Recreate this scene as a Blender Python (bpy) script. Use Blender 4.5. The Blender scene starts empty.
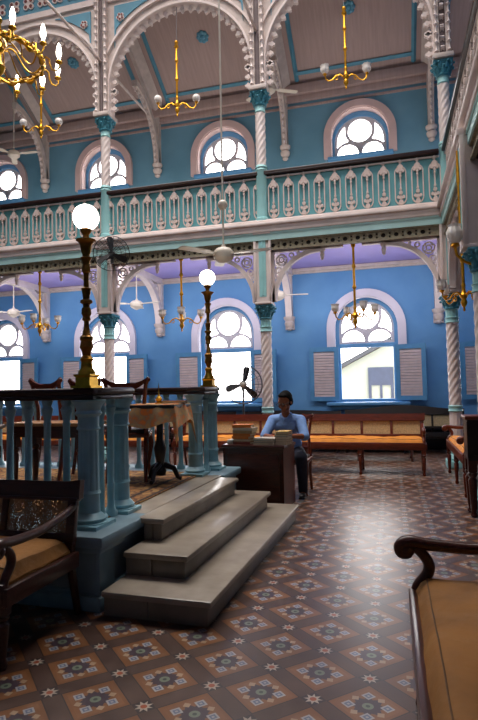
import bpy, bmesh, math, random
from mathutils import Vector, Matrix
from mathutils.geometry import tessellate_polygon
random.seed(7)
PI = math.pi
SC = bpy.context.scene
COL = SC.collection

# ------------------------------------------------------------------ materials
def lin(c):
    return tuple(((v/255)/12.92 if v/255 <= .04045 else ((v/255+.055)/1.055)**2.4) for v in c)

def mat(name, rgb, rough=.6, metal=0., var=.12, scale=6., bump=0., bscale=40., emit=0., rgb2=None, spec=.5, stretch=None, trans=0.):
    m = bpy.data.materials.new(name); m.use_nodes = True
    nt = m.node_tree; p = nt.nodes['Principled BSDF']
    c = lin(rgb)
    c2 = lin(rgb2) if rgb2 else tuple(v*(1-var*2.2) for v in c)
    tc = nt.nodes.new('ShaderNodeTexCoord'); mp = nt.nodes.new('ShaderNodeMapping')
    if stretch: mp.inputs['Scale'].default_value = stretch
    nt.links.new(tc.outputs['Object'], mp.inputs['Vector'])
    nz = nt.nodes.new('ShaderNodeTexNoise'); nz.inputs['Scale'].default_value = scale; nz.inputs['Detail'].default_value = 5
    nt.links.new(mp.outputs['Vector'], nz.inputs['Vector'])
    rp = nt.nodes.new('ShaderNodeValToRGB')
    rp.color_ramp.elements[0].position = .3; rp.color_ramp.elements[1].position = .68
    rp.color_ramp.elements[0].color = (*c2, 1); rp.color_ramp.elements[1].color = (*c, 1)
    nt.links.new(nz.outputs['Fac'], rp.inputs['Fac'])
    nt.links.new(rp.outputs['Color'], p.inputs['Base Color'])
    p.inputs['Roughness'].default_value = rough; p.inputs['Metallic'].default_value = metal
    p.inputs['Specular IOR Level'].default_value = spec
    if trans: p.inputs['Transmission Weight'].default_value = trans
    if emit:
        p.inputs['Emission Color'].default_value = (*c, 1); p.inputs['Emission Strength'].default_value = emit
    if bump:
        n2 = nt.nodes.new('ShaderNodeTexNoise'); n2.inputs['Scale'].default_value = bscale; n2.inputs['Detail'].default_value = 4
        nt.links.new(mp.outputs['Vector'], n2.inputs['Vector'])
        b = nt.nodes.new('ShaderNodeBump'); b.inputs['Strength'].default_value = bump; b.inputs['Distance'].default_value = .02
        nt.links.new(n2.outputs['Fac'], b.inputs['Height']); nt.links.new(b.outputs['Normal'], p.inputs['Normal'])
    return m

def floor_material():
    m = bpy.data.materials.new('encaustic tile'); m.use_nodes = True
    nt = m.node_tree; p = nt.nodes['Principled BSDF']; L = nt.links
    tc = nt.nodes.new('ShaderNodeTexCoord'); sx = nt.nodes.new('ShaderNodeSeparateXYZ'); L.new(tc.outputs['Object'], sx.inputs[0])
    def M(op, a, b=None):
        n = nt.nodes.new('ShaderNodeMath'); n.operation = op
        for i, v in enumerate((a, b)):
            if v is None: continue
            if isinstance(v, (int, float)): n.inputs[i].default_value = v
            else: L.new(v, n.inputs[i])
        return n.outputs[0]
    def mix(f, a, b):
        n = nt.nodes.new('ShaderNodeMix'); n.data_type = 'RGBA'; L.new(f, n.inputs[0])
        for i, v in ((6, a), (7, b)):
            if isinstance(v, tuple): n.inputs[i].default_value = (*v, 1)
            else: L.new(v, n.inputs[i])
        return n.outputs[2]
    a = M('DIVIDE', M('ADD', sx.outputs[0], .6), .462); b = M('DIVIDE', M('ADD', sx.outputs[1], -2.42), .448)
    P = M('ADD', a, b); Q = M('SUBTRACT', a, b)
    fr = lambda v, o: M('ABSOLUTE', M('SUBTRACT', M('FRACT', M('ADD', v, o)), .5))
    fp, fq = fr(P, .5), fr(Q, .5); gp, gq = fr(P, 0.), fr(Q, 0.)
    mx = M('MAXIMUM', fp, fq); sm = M('MULTIPLY', M('ADD', fp, fq), .7071)
    gmx = M('MAXIMUM', gp, gq); gsm = M('MULTIPLY', M('ADD', gp, gq), .7071)
    mn = M('MINIMUM', fp, fq); gmn = M('MINIMUM', gp, gq)
    nz = nt.nodes.new('ShaderNodeTexNoise'); nz.inputs['Scale'].default_value = 9; nz.inputs['Detail'].default_value = 6
    L.new(tc.outputs['Object'], nz.inputs['Vector'])
    col = lin((74, 52, 38))                                               # brown bands
    band = mix(nz.outputs['Fac'], lin((52, 32, 26)), lin((92, 64, 50)))
    # a paler line down the middle of each band
    c = mix(M('LESS_THAN', M('ABSOLUTE', M('SUBTRACT', mx, .37)), .008), band, lin((40, 28, 24)))
    c = mix(M('LESS_THAN', mx, .36), c, lin((122, 76, 38)))              # ochre frame
    c = mix(M('LESS_THAN', mx, .31), c, mix(nz.outputs['Fac'], lin((98, 60, 34)), lin((150, 98, 54))))
    star = M('LESS_THAN', M('ADD', sm, M('MULTIPLY', mn, .45)), .19)
    star2 = M('LESS_THAN', M('ADD', mx, M('MULTIPLY', M('SUBTRACT', mx, mn), .55)), .19)
    c = mix(M('MAXIMUM', star, star2), c, lin((66, 50, 60)))
    # corner squares
    sq = M('MAXIMUM', M('ABSOLUTE', M('SUBTRACT', fp, .175)), M('ABSOLUTE', M('SUBTRACT', fq, .175)))
    c = mix(M('LESS_THAN', sq, .068), c, lin((160, 158, 158)))
    c = mix(M('LESS_THAN', M('ABSOLUTE', M('SUBTRACT', sq, .03)), .012), c, lin((96, 108, 132)))
    # cream lozenges at the middles
    lo = M('ADD', M('ABSOLUTE', M('SUBTRACT', mx, .235)), mn)
    c = mix(M('LESS_THAN', lo, .06), c, lin((166, 140, 112)))
    rr = M('POWER', M('ADD', M('MULTIPLY', fp, fp), M('MULTIPLY', fq, fq)), .5)
    c = mix(M('LESS_THAN', rr, .075), c, lin((112, 124, 104)))
    c = mix(M('LESS_THAN', rr, .03), c, lin((60, 70, 62)))
    # small eight-point stars at the crossings
    s1 = M('LESS_THAN', M('ADD', gsm, M('MULTIPLY', gmn, 1.1)), .105)
    s2 = M('LESS_THAN', M('ADD', gmx, M('MULTIPLY', M('SUBTRACT', gmx, gmn), 1.3)), .12)
    gd = M('ABSOLUTE', M('SUBTRACT', gp, gq))
    s3 = M('LESS_THAN', M('ADD', M('MULTIPLY', M('ADD', gp, gq), .7071), M('MULTIPLY', gd, 2.2)), .13)
    s4 = M('LESS_THAN', M('ADD', gmx, M('MULTIPLY', gmn, 2.6)), .13)
    c = mix(M('LESS_THAN', gmx, .125), c, lin((46, 32, 32)))
    c = mix(M('MAXIMUM', s3, s4), c, lin((172, 158, 142)))
    gr = M('POWER', M('ADD', M('MULTIPLY', gp, gp), M('MULTIPLY', gq, gq)), .5)
    c = mix(M('LESS_THAN', gr, .045), c, lin((156, 74, 40)))
    # wear
    n2 = nt.nodes.new('ShaderNodeTexNoise'); n2.inputs['Scale'].default_value = 1.6; n2.inputs['Detail'].default_value = 8
    L.new(tc.outputs['Object'], n2.inputs['Vector'])
    w = nt.nodes.new('ShaderNodeMix'); w.data_type = 'RGBA'; w.blend_type = 'MULTIPLY'; w.inputs[0].default_value = .55
    L.new(c, w.inputs[6])
    rp = nt.nodes.new('ShaderNodeValToRGB'); rp.color_ramp.elements[0].color = (.45, .43, .42, 1); rp.color_ramp.elements[0].position = .35; rp.color_ramp.elements[1].position = .65
    L.new(n2.outputs['Fac'], rp.inputs[0]); L.new(rp.outputs[0], w.inputs[7])
    L.new(w.outputs[2], p.inputs['Base Color'])
    mr = nt.nodes.new('ShaderNodeMapRange'); mr.inputs[3].default_value = .26; mr.inputs[4].default_value = .42
    L.new(nz.outputs['Fac'], mr.inputs[0]); L.new(mr.outputs[0], p.inputs['Roughness'])
    b = nt.nodes.new('ShaderNodeBump'); b.inputs['Strength'].default_value = .12; b.inputs['Distance'].default_value = .01
    L.new(n2.outputs['Fac'], b.inputs['Height']); L.new(b.outputs['Normal'], p.inputs['Normal'])
    p.inputs['Specular IOR Level'].default_value = .8
    return m

def glass_material(name, tint=(1, 1, 1), gloss=.12):
    m = bpy.data.materials.new(name); m.use_nodes = True
    nt = m.node_tree; nt.nodes.clear()
    o = nt.nodes.new('ShaderNodeOutputMaterial'); t = nt.nodes.new('ShaderNodeBsdfTransparent'); g = nt.nodes.new('ShaderNodeBsdfGlossy')
    t.inputs[0].default_value = (*tint, 1); g.inputs['Roughness'].default_value = .1
    mx = nt.nodes.new('ShaderNodeMixShader'); mx.inputs[0].default_value = gloss
    nt.links.new(t.outputs[0], mx.inputs[1]); nt.links.new(g.outputs[0], mx.inputs[2]); nt.links.new(mx.outputs[0], o.inputs[0])
    return m

WALLB = mat('lower wall blue paint', (98, 154, 202), .55, var=.10, scale=1.2, rgb2=(78, 136, 190), bump=.05)
WALLU = mat('upper wall blue paint', (108, 154, 176), .6, var=.1, scale=1.0, rgb2=(90, 138, 160), bump=.05)
LILAC = mat('lilac soffit paint', (176, 160, 222), .6, var=.06, scale=1.5)
PINK = mat('pinkish boarded ceiling', (176, 152, 146), .7, var=.07, scale=3, stretch=(8, .6, .6))
CREAM = mat('cream pink gloss paint', (228, 212, 206), .5, var=.07, scale=5)
CREAM2 = mat('greyish cream paint', (208, 192, 184), .55, var=.1, scale=7)
TURQ = mat('turquoise paint', (152, 206, 206), .5, var=.06, scale=4)
TURQB = mat('mid turquoise board paint', (104, 172, 180), .5, var=.06, scale=4)
BALC = mat('dull cream baluster paint', (212, 192, 184), .5, var=.08, scale=8)
TURQL = mat('pale turquoise paint', (182, 222, 220), .5, var=.05, scale=4)
TURQD = mat('deep turquoise paint', (70, 148, 168), .5, var=.15, scale=20)
BLUESTRIP = mat('blue strip paint', (84, 146, 170), .55, var=.08, scale=5)
RAILW = mat('dark brown rail wood', (48, 26, 22), .3, var=.25, scale=10, stretch=(1, 8, 8))
WOOD = mat('dark reddish polished wood', (74, 32, 20), .28, var=.25, scale=8, stretch=(1.2, 8, 8))
WOODR = mat('red brown polished wood', (112, 46, 24), .3, var=.25, scale=8, stretch=(1.2, 8, 8))
CHAIRW = mat('mahogany chair wood', (96, 38, 22), .25, var=.2, scale=9)
BLACKW = mat('almost black wood', (30, 18, 16), .35, var=.2, scale=9)
CUSH = mat('ochre cushion cloth', (144, 94, 30), .8, var=.16, scale=5, bump=.9, bscale=6)
CUSHO = mat('orange cushion cloth', (226, 140, 40), .75, var=.12, scale=8, bump=.4, bscale=14)
BRASS = mat('polished brass', (206, 156, 52), .28, 1., var=.18, scale=14)
BRONZE = mat('aged dark brass', (168, 118, 50), .34, .9, var=.3, scale=12)
GOLDP = mat('gold chandelier metal', (226, 164, 44), .32, .85, var=.15, scale=16)
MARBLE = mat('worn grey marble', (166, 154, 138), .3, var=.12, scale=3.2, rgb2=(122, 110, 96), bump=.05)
MARBLED = mat('shaded marble riser', (142, 132, 118), .4, var=.14, scale=3.2, rgb2=(104, 94, 84))  # riser shading put into the colour, browner and darker than the treads
PBLUE = mat('platform grey blue paint', (124, 152, 164), .42, var=.1, scale=6)
PBLUE2 = mat('pale blue baluster paint', (140, 184, 196), .42, var=.1, scale=9)
PLIGHT = mat('platform pale panel', (146, 158, 164), .5, var=.1, scale=4)
GLOBE = mat('lit white globe', (255, 250, 235), .4, emit=9., var=0)
BULB = mat('lit candle bulb', (255, 246, 226), .4, emit=14., var=0)
SHADE = mat('frosted glass tulip', (250, 244, 238), .25, var=.05, scale=8, trans=.2)
FANW = mat('cream fan enamel', (212, 200, 184), .35, var=.06)
FANK = mat('black fan enamel', (26, 26, 30), .35, var=.1)
WIRE = mat('dark wire', (44, 42, 44), .4, .6)
STEEL = mat('grey wire', (92, 92, 98), .4, .3)
SHUT = mat('pinkish louvre paint', (222, 202, 200), .55, var=.08, scale=8)
SHUTF = mat('shutter frame blue', (84, 146, 190), .5, var=.08, scale=6)
WINW = mat('window moulding lilac white', (222, 214, 226), .5, var=.05, scale=3)
WINP = mat('window moulding pinkish', (216, 186, 182), .55, var=.07, scale=3)
TRAC = mat('tracery grey', (206, 200, 206), .5, var=.05)
WINB = mat('window frame blue', (96, 156, 204), .45, var=.06)
FRIEZE = mat('fretted olive cream frieze', (150, 140, 116), .6, var=.2, scale=20)
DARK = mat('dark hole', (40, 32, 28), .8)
GLASS = glass_material('window glass')
FLOORM = floor_material()
EXTW = mat('cream outside wall', (142, 141, 128), .9, var=.03)
EXTR = mat('outside roof edge', (66, 66, 70), .9)
EXTD = mat('outside grey blue door', (52, 56, 74), .6)
RED = mat('dark red rosette paint', (128, 60, 56), .6)

def cane_material(name, rgb, open_=.45):
    m = mat(name, rgb, .7, var=.2, scale=60); nt = m.node_tree
    p = nt.nodes['Principled BSDF']; o = nt.nodes['Material Output']
    tc = nt.nodes.new('ShaderNodeTexCoord'); ck = nt.nodes.new('ShaderNodeTexVoronoi'); ck.inputs['Scale'].default_value = 110
    nt.links.new(tc.outputs['Object'], ck.inputs['Vector'])
    th = nt.nodes.new('ShaderNodeMath'); th.operation = 'LESS_THAN'; th.inputs[1].default_value = open_
    nt.links.new(ck.outputs['Distance'], th.inputs[0])
    t = nt.nodes.new('ShaderNodeBsdfTransparent'); mx = nt.nodes.new('ShaderNodeMixShader')
    nt.links.new(th.outputs[0], mx.inputs[0]); nt.links.new(p.outputs[0], mx.inputs[1]); nt.links.new(t.outputs[0], mx.inputs[2])
    nt.links.new(mx.outputs[0], o.inputs[0]); return m
CANE = cane_material('woven cane', (212, 184, 136), .3)
CANED = cane_material('dark woven cane', (150, 130, 104), .42)
# ------------------------------------------------------------------ mesh builder
class B:
    def __init__(s): s.bm = bmesh.new()
    def _v(s, pts): return [s.bm.verts.new(p) for p in pts]
    def box(s, c, d, rz=0, M=None, bev=0):
        x, y, z = (v/2 for v in d); T = Matrix.Translation(c) @ Matrix.Rotation(rz, 4, 'Z')
        if M: T = M @ T
        if bev and min(d) > 2.2*bev:
            t = bmesh.new(); bmesh.ops.create_cube(t, size=1, matrix=Matrix.Diagonal((*d, 1)))
            bmesh.ops.bevel(t, geom=t.edges[:], offset=bev, segments=2, affect='EDGES', profile=.5)
            mp = {v: s.bm.verts.new(T @ v.co) for v in t.verts}
            for f in t.faces: s.bm.faces.new([mp[v] for v in f.verts])
            t.free(); return s
        v = s._v([T @ Vector(p) for p in ((-x, -y, -z), (x, -y, -z), (x, y, -z), (-x, y, -z), (-x, -y, z), (x, -y, z), (x, y, z), (-x, y, z))])
        for f in ((0, 3, 2, 1), (4, 5, 6, 7), (0, 1, 5, 4), (1, 2, 6, 5), (2, 3, 7, 6), (3, 0, 4, 7)): s.bm.faces.new([v[i] for i in f])
        return s
    def b2(s, lo, hi, bev=0, M=None):
        return s.box([(a+b)/2 for a, b in zip(lo, hi)], [abs(b-a) for a, b in zip(lo, hi)], bev=bev, M=M)
    def lathe(s, prof, n=16, M=None, loc=(0, 0, 0), rf=None):
        M = (M or Matrix()) @ Matrix.Translation(loc); rings = []
        for r, z in prof:
            rings.append(s._v([M @ Vector(((rf(2*PI*i/n, z) if rf else 1)*max(r, .0004)*math.cos(2*PI*i/n), (rf(2*PI*i/n, z) if rf else 1)*max(r, .0004)*math.sin(2*PI*i/n), z)) for i in range(n)]))
        for a, b in zip(rings, rings[1:]):
            for i in range(n): s.bm.faces.new((a[i], a[(i+1) % n], b[(i+1) % n], b[i]))
        s.bm.faces.new(rings[0][::-1]); s.bm.faces.new(rings[-1]); return s
    def sph(s, c, r, n=12, sc=(1, 1, 1), M=None):
        prof = [(math.sin(PI*k/n), -math.cos(PI*k/n)) for k in range(n+1)]
        T = (M or Matrix()) @ Matrix.Translation(c) @ Matrix.Diagonal((r*sc[0], r*sc[1], r*sc[2], 1))
        return s.lathe(prof, n+4, T)
    def tube(s, pts, r, n=8, closed=False, flat=1.):
        pts = [Vector(p) for p in pts]; N = len(pts)
        rs = r if isinstance(r, (list, tuple)) else [r]*N
        rings = []; up = None
        for i, p in enumerate(pts):
            a = pts[(i-1) % N] if (closed or i) else p; b = pts[(i+1) % N] if (closed or i < N-1) else p
            t = (b-a).normalized()
            if up is None: up = t.orthogonal().normalized() if abs(t.z) > .9 else Vector((0, 0, 1))
            u = (up - t*up.dot(t)); u = u.normalized() if u.length > 1e-5 else t.orthogonal().normalized()
            w = t.cross(u); up = u
            rings.append(s._v([p + (u*math.cos(2*PI*k/n)*flat + w*math.sin(2*PI*k/n))*rs[i] for k in range(n)]))
        seq = list(zip(rings, rings[1:])) + ([(rings[-1], rings[0])] if closed else [])
        for a, b in seq:
            for k in range(n): s.bm.faces.new((a[k], a[(k+1) % n], b[(k+1) % n], b[k]))
        if not closed: s.bm.faces.new(rings[0][::-1]); s.bm.faces.new(rings[-1])
        return s
    def stube(s, pts, r, n=10, k=4, **kw):
        P = [Vector(p) for p in pts]; N = len(P); out = []; ro = []
        rs = r if isinstance(r, (list, tuple)) else [r]*N
        for i in range(N-1):
            a, b_, c_, d = P[max(i-1, 0)], P[i], P[i+1], P[min(i+2, N-1)]
            for q in range(k):
                t = q/k
                out.append(.5*((2*b_)+(c_-a)*t+(2*a-5*b_+4*c_-d)*t*t+(3*b_-a-3*c_+d)*t**3)); ro.append(rs[i]+(rs[i+1]-rs[i])*t)
        out.append(P[-1]); ro.append(rs[-1])
        return s.tube(out, ro, n, **kw)
    def plate(s, loops, d, M=None, y0=None):
        """loops in local XZ (first outer, rest holes), thickness d along Y centred (or from y0 to y0+d)"""
        M = M or Matrix(); y0 = -d/2 if y0 is None else y0
        flat = [Vector((x, z, 0)) for l in loops for x, z in l]
        tris = tessellate_polygon([[Vector((x, z, 0)) for x, z in l] for l in loops])
        fr = s._v([M @ Vector((p.x, y0, p.y)) for p in flat]); bk = s._v([M @ Vector((p.x, y0+d, p.y)) for p in flat])
        for t in tris:
            try: s.bm.faces.new([fr[i] for i in t]); s.bm.faces.new([bk[i] for i in t[::-1]])
            except ValueError: pass
        o = 0
        for l in loops:
            n = len(l)
            for i in range(n):
                j = (i+1) % n
                try: s.bm.faces.new((fr[o+i], fr[o+j], bk[o+j], bk[o+i]))
                except ValueError: pass
            o += n
        return s
    def grid(s, nx, ny, f, closed=False):
        V = [[s.bm.verts.new(f(i/nx, j/ny)) for j in range(ny+1)] for i in range(nx+1)]
        for i in range(nx):
            for j in range(ny): s.bm.faces.new((V[i][j], V[i+1][j], V[i+1][j+1], V[i][j+1]))
        return s
    def build(s, name, m, parent=None, smooth=True, ang=38):
        bm = s.bm; bmesh.ops.recalc_face_normals(bm, faces=bm.faces[:])
        if smooth:
            for f in bm.faces: f.smooth = True
            for e in bm.edges:
                if len(e.link_faces) != 2 or e.calc_face_angle(0) > math.radians(ang): e.smooth = False
        me = bpy.data.meshes.new(name); bm.to_mesh(me); bm.free()
        me.materials.append(m); o = bpy.data.objects.new(name, me); COL.objects.link(o)
        if parent: o.parent = parent
        return o

def T(x, y, z, rz=0, s=1): return Matrix.Translation((x, y, z)) @ Matrix.Rotation(rz, 4, 'Z') @ Matrix.Scale(s, 4)
def tag(o, label=None, cat=None, group=None, kind=None):
    for k, v in (('label', label), ('category', cat), ('group', group), ('kind', kind)):
        if v: o[k] = v
    return o
def empty(name, loc=(0, 0, 0), rz=0, label=None, cat=None, group=None, kind=None):
    o = bpy.data.objects.new(name, None); COL.objects.link(o); o.location = loc; o.rotation_euler = (0, 0, rz); o.empty_display_size = .1
    return tag(o, label, cat, group, kind)
def dup(o, loc=None, rz=None, label=None, parent=None, root=True):
    c = o.copy(); COL.objects.link(c)
    if parent: c.parent = parent; c.matrix_parent_inverse = o.matrix_parent_inverse.copy()
    if root:
        if loc is not None: c.location = loc
        if rz is not None: c.rotation_euler = (0, 0, rz)
        if label: c['label'] = label
    for ch in [x for x in list(COL.objects) if x.parent == o]: dup(ch, parent=c, root=False)
    return c
def circ(cx, cz, r, n=16, a0=0, a1=2*PI, end=False):
    k = n+1 if end else n
    return [(cx+r*math.cos(a0+(a1-a0)*i/n), cz+r*math.sin(a0+(a1-a0)*i/n)) for i in range(k)]
def arch(hw, zb, zs, n=20, cx=0):
    """closed outline: straight jambs from zb to zs then a half circle"""
    return [(cx-hw, zb)] + [(cx+hw, zb)] + circ(cx, zs, hw, n, 0, PI, True)
def struct(o, kind='structure'): o['kind'] = kind; return o

# ------------------------------------------------------------------ dimensions
YC, YW = 9.5, 12.0
CX = [-11.46, -8.36, -5.24, -2.12, 1.0]
WX = [-9.72, -6.72, -3.62, -.48, 2.6]
XL, XR, YF, ZN = -14.0, 3.6, -4.0, 10.8

# ------------------------------------------------------------------ shell
struct(B().b2((XL-.3, YF-.3, -.3), (XR+.3, YW+.35, 0)).build('floor', FLOORM))
loops = [[(XL, -.05), (XR+.3, -.05), (XR+.3, 4.02), (XL, 4.02)]] + [arch(.67, 1.0, 2.60, 20, x) for x in WX]
struct(B().plate(loops, .35, Matrix.Translation((0, YW, 0)), 0).build('wall_back', WALLB, smooth=False))
loops = [[(XL, 4.02), (XR+.3, 4.02), (XR+.3, 8.6), (XL, 8.6)]] + [arch(.62, 6.40, 6.84, 20, x) for x in WX]
struct(B().plate(loops, .35, Matrix.Translation((0, YW, 0)), 0).build('wall_back_upper', WALLU, smooth=False))
struct(B().b2((XL-.3, YF, -.05), (XL, YW+.35, 10.8)).build('wall_left', WALLU))
struct(B().b2((XR, YF, -.05), (XR+.3, YW+.35, 10.8)).build('wall_right', WALLB))
struct(B().b2((XL, YF-.3, -.05), (XR+.3, YF, 10.8)).build('wall_front', WALLU))
struct(B().b2((XL, YF-.3, 10.8), (XR+.3, YC+.2, 11)).build('ceiling_nave', PINK))
# sloping gallery ceiling
b = B(); b.plate([[(YC+.09, 9.606), (YW+.35, 7.95), (YW+.35, 8.15), (YC+.09, 9.806)]], XR-XL, Matrix.Rotation(PI/2, 4, 'Z') @ Matrix.Scale(1, 4), -XR)
struct(b.build('ceiling_gallery', PINK))
struct(B().b2((XL, YC+.12, 3.98), (XR, YW, 4.1)).build('ceiling_aisle', LILAC))
struct(B().b2((XL, YF, 3.98), (XR, -.6, 4.3)).b2((XL, -.6, 3.9), (XR, -.5, 5.1)).build('shade_slab_front', LILAC))  # unseen slab and parapet added to keep light off the near floor
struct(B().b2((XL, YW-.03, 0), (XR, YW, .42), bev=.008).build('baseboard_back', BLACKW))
# cornices on the back wall
struct(B().b2((XL, YW-.09, 3.90), (XR, YW, 3.975), bev=.01).b2((XL, YW-.04, 3.86), (XR, YW, 3.90)).build('trim_1', CREAM2))
struct(B().b2((XL, YW-.16, 7.92), (XR, YW, 8.14), bev=.02).b2((XL, YW-.08, 7.78), (XR, YW, 7.92), bev=.01).b2((XL, YW-.03, 7.66), (XR, YW, 7.71)).build('trim_2', PINK))
# ceiling slope frame: u along X, v along slope
def slope(x, y, off=0): return Vector((x, y, 9.72 - (y-9.4)*.6 - .015 - off))
b = B()
for i in range(len(CX)):
    for sx in (-.27, .27):
        x = CX[i]+sx*1.15
        a, c = slope(x, YW-.12), slope(x, YC+.1)
        for w in (0,): b.tube([a, c], .05, 4)
b2 = B()
for i in range(len(CX)-1):
    x0, x1 = CX[i]+.31, CX[i+1]-.31
    b.tube([slope(x0, YW-.27), slope(x1, YW-.27)], .05, 4)
struct(b.build('trim_3', BLUESTRIP))
for i in range(len(CX)):        # boxed rafters on the column lines
    b2.tube([slope(CX[i], YW-.1, .02), slope(CX[i], YC+.1, .02)], .16, 4)
struct(b2.build('trim_4', CREAM2))
k = 0
for x, y in ((-3.67+.02, 10.75), (-.57, 10.75), (-6.8, 10.75)):
    p = slope(x, y, .0)
    R = Matrix.Translation(p) @ Matrix.Rotation(-math.atan(.6), 4, 'X')
    b = B()
    for q in range(8): b.sph((.09*math.cos(q*PI/4), .09*math.sin(q*PI/4), 0), .05, 6, (1, 1, .4), R)
    b.sph((0, 0, 0), .06, 8, (1, 1, .6), R)
    tag(b.build('ceiling_rosette', BLUESTRIP), ['blue ceiling rosette above the middle bay of the gallery', 'blue ceiling rosette above the gallery bay next to the corner', 'blue ceiling rosette in the gallery bay behind the big candle chandelier'][k], 'rosette'); k += 1

# ------------------------------------------------------------------ windows
def star_region(p0, inside, rmax=1., n=26):
    out = []
    for i in range(n):
        a = 2*PI*i/n; r = 0
        while r < rmax and inside(p0[0]+(r+.006)*math.cos(a), p0[1]+(r+.006)*math.sin(a)): r += .006
        out.append((p0[0]+r*math.cos(a), p0[1]+r*math.sin(a)))
    return out
def tracery_loops(R, zb, zs, bar=.06):
    """outer arch half-width R; base zb; springing zs"""
    top = zs+R; rc = R*.46; cz = top-bar-rc; rs = R*.41; sxx = R*.475
    Ri = R-bar
    holes = [circ(0, cz, rc, 24)]
    for sgn in (-1, 1): holes.append(circ(sgn*sxx, zb+bar, rs, 16, 0, PI, True))
    def inside(x, z):
        if z > zs and math.hypot(x, z-zs) > Ri: return False
        if abs(x) > Ri: return False
        if math.hypot(x, z-cz) < rc+bar: return False
        if math.hypot(abs(x)-sxx, z-zb-bar) < rs+bar*.8: return False
        return z > zb+bar
    p0 = (R*.74, zs+R*.24)
    q = star_region(p0, inside)
    holes.append(q); holes.append([(-x, z) for x, z in q][::-1])
    return [[(-R, zb)]+[(R, zb)]+circ(0, zs, R, 24, 0, PI, True)] + holes
def band(hw, th, zb, zs, n=24):
    return circ(0, zs, hw+th, n, 0, PI, True) and [(hw, zb), (hw+th, zb)] + circ(0, zs, hw+th, n, 0, PI, True)[0:] + [(-hw-th, zb), (-hw, zb)] + circ(0, zs, hw, n, PI, 0, True)
def window_lower(idx, x):
    r = empty(f'window_{idx}', (x, YW, 1.0)); struct(r)
    z0 = -1.0
    M = Matrix.Translation((0, 0, z0))
    # outer moulded surround
    b = B().plate([band(.68, .15, 2.14, 2.60)], .10, M, -.08); b.plate([band(.66, .07, 2.14, 2.60)], .16, M, -.05)
    b.build('surround', WINW, r, smooth=False)
    # blue frame set back in the reveal
    fr = B().plate([arch(.675, 1.0, 2.60, 24), [(-.56, 1.06), (.56, 1.06), (.56, 2.18), (-.56, 2.18)], [(-.585, 2.27), (.585, 2.27)]+circ(0, 2.60, .585, 24, 0, PI, True)], .08, M, .16)
    fr.b2((-.6, .13, 2.19+z0), (.6, .20, 2.26+z0), bev=.01)
    fr.build('frame', WINB, r, smooth=False)
    t = B().plate(tracery_loops(.595, 2.26, 2.60), .05, M, .20).build('tracery', TRAC, r, smooth=False)
    B().plate([arch(.58, 2.28, 2.60, 20)], .008, M, .225).build('pane', GLASS, r, smooth=False)
    B().b2((-.86, -.20, .93+z0), (.86, .12, 1.0+z0), bev=.015).b2((-.78, -.12, .84+z0), (.78, 0, .93+z0), bev=.01).build('sill', WINB, r)
    for s in (-1, 1):
        sh = empty('shutter', (s*.60, -.02, 0)); sh.parent = r
        sh.rotation_euler = (0, 0, -s*(.05 if s < 0 else .22))
        w, h = .62, 1.2
        lo = [[(0, .03), (s*w, .03), (s*w, h), (0, h)], [(s*.09, .12), (s*(w-.09), .12), (s*(w-.09), h-.1), (s*.09, h-.1)]]
        f = B().plate(lo, .045, None, -.06).build('shutter_frame', SHUTF, sh, smooth=False)
        sl = B()
        kk = 0
        while .14+kk*.06 < h-.13:
            sl.plate([[(-.05, .125+kk*.06), (-.022, .165+kk*.06), (-.022, .175+kk*.06), (-.05, .16+kk*.06)]], w-.18, Matrix.Rotation(PI/2, 4, 'Z'), (-s*w/2-(w-.18)/2))
            kk += 1
        B().b2((s*.09, -.024, .12), (s*(w-.09), -.02, h-.1)).build('shutter_backing', TRAC, sh)
        sl.build('louvre_slats', SHUT, sh, smooth=False)
    return r
for i, x in enumerate(WX[:4]): window_lower(i+1, x)
window_lower(10, WX[4])
def window_upper(idx, x):
    r = empty(f'window_{idx}', (x, YW, 6.4)); struct(r)
    M = Matrix.Translation((0, 0, -6.4))
    b = B().plate([band(.63, .15, 6.38, 6.84)], .10, M, -.08); b.plate([band(.61, .06, 6.38, 6.84)], .2, M, -.05)
    b.build('surround', WINP, r, smooth=False)
    B().plate([arch(.625, 6.40, 6.84, 24), [(-.56, 6.46), (.56, 6.46)]+circ(0, 6.78, .56, 24, 0, PI, True)], .08, M, .14).build('frame', WINB, r, smooth=False)
    B().plate(tracery_loops(.57, 6.45, 6.78), .05, M, .18).build('tracery', TRAC, r, smooth=False)
    B().plate([arch(.56, 6.45, 6.78, 20)], .008, M, .2).build('pane', GLASS, r, smooth=False)
    B().b2((-.7, -.1, 6.32-6.4), (.7, .1, 0), bev=.012).build('sill', WINB, r)
for i, x in enumerate(WX[:4]): window_upper(i+5, x)
window_upper(9, WX[4])

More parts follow.
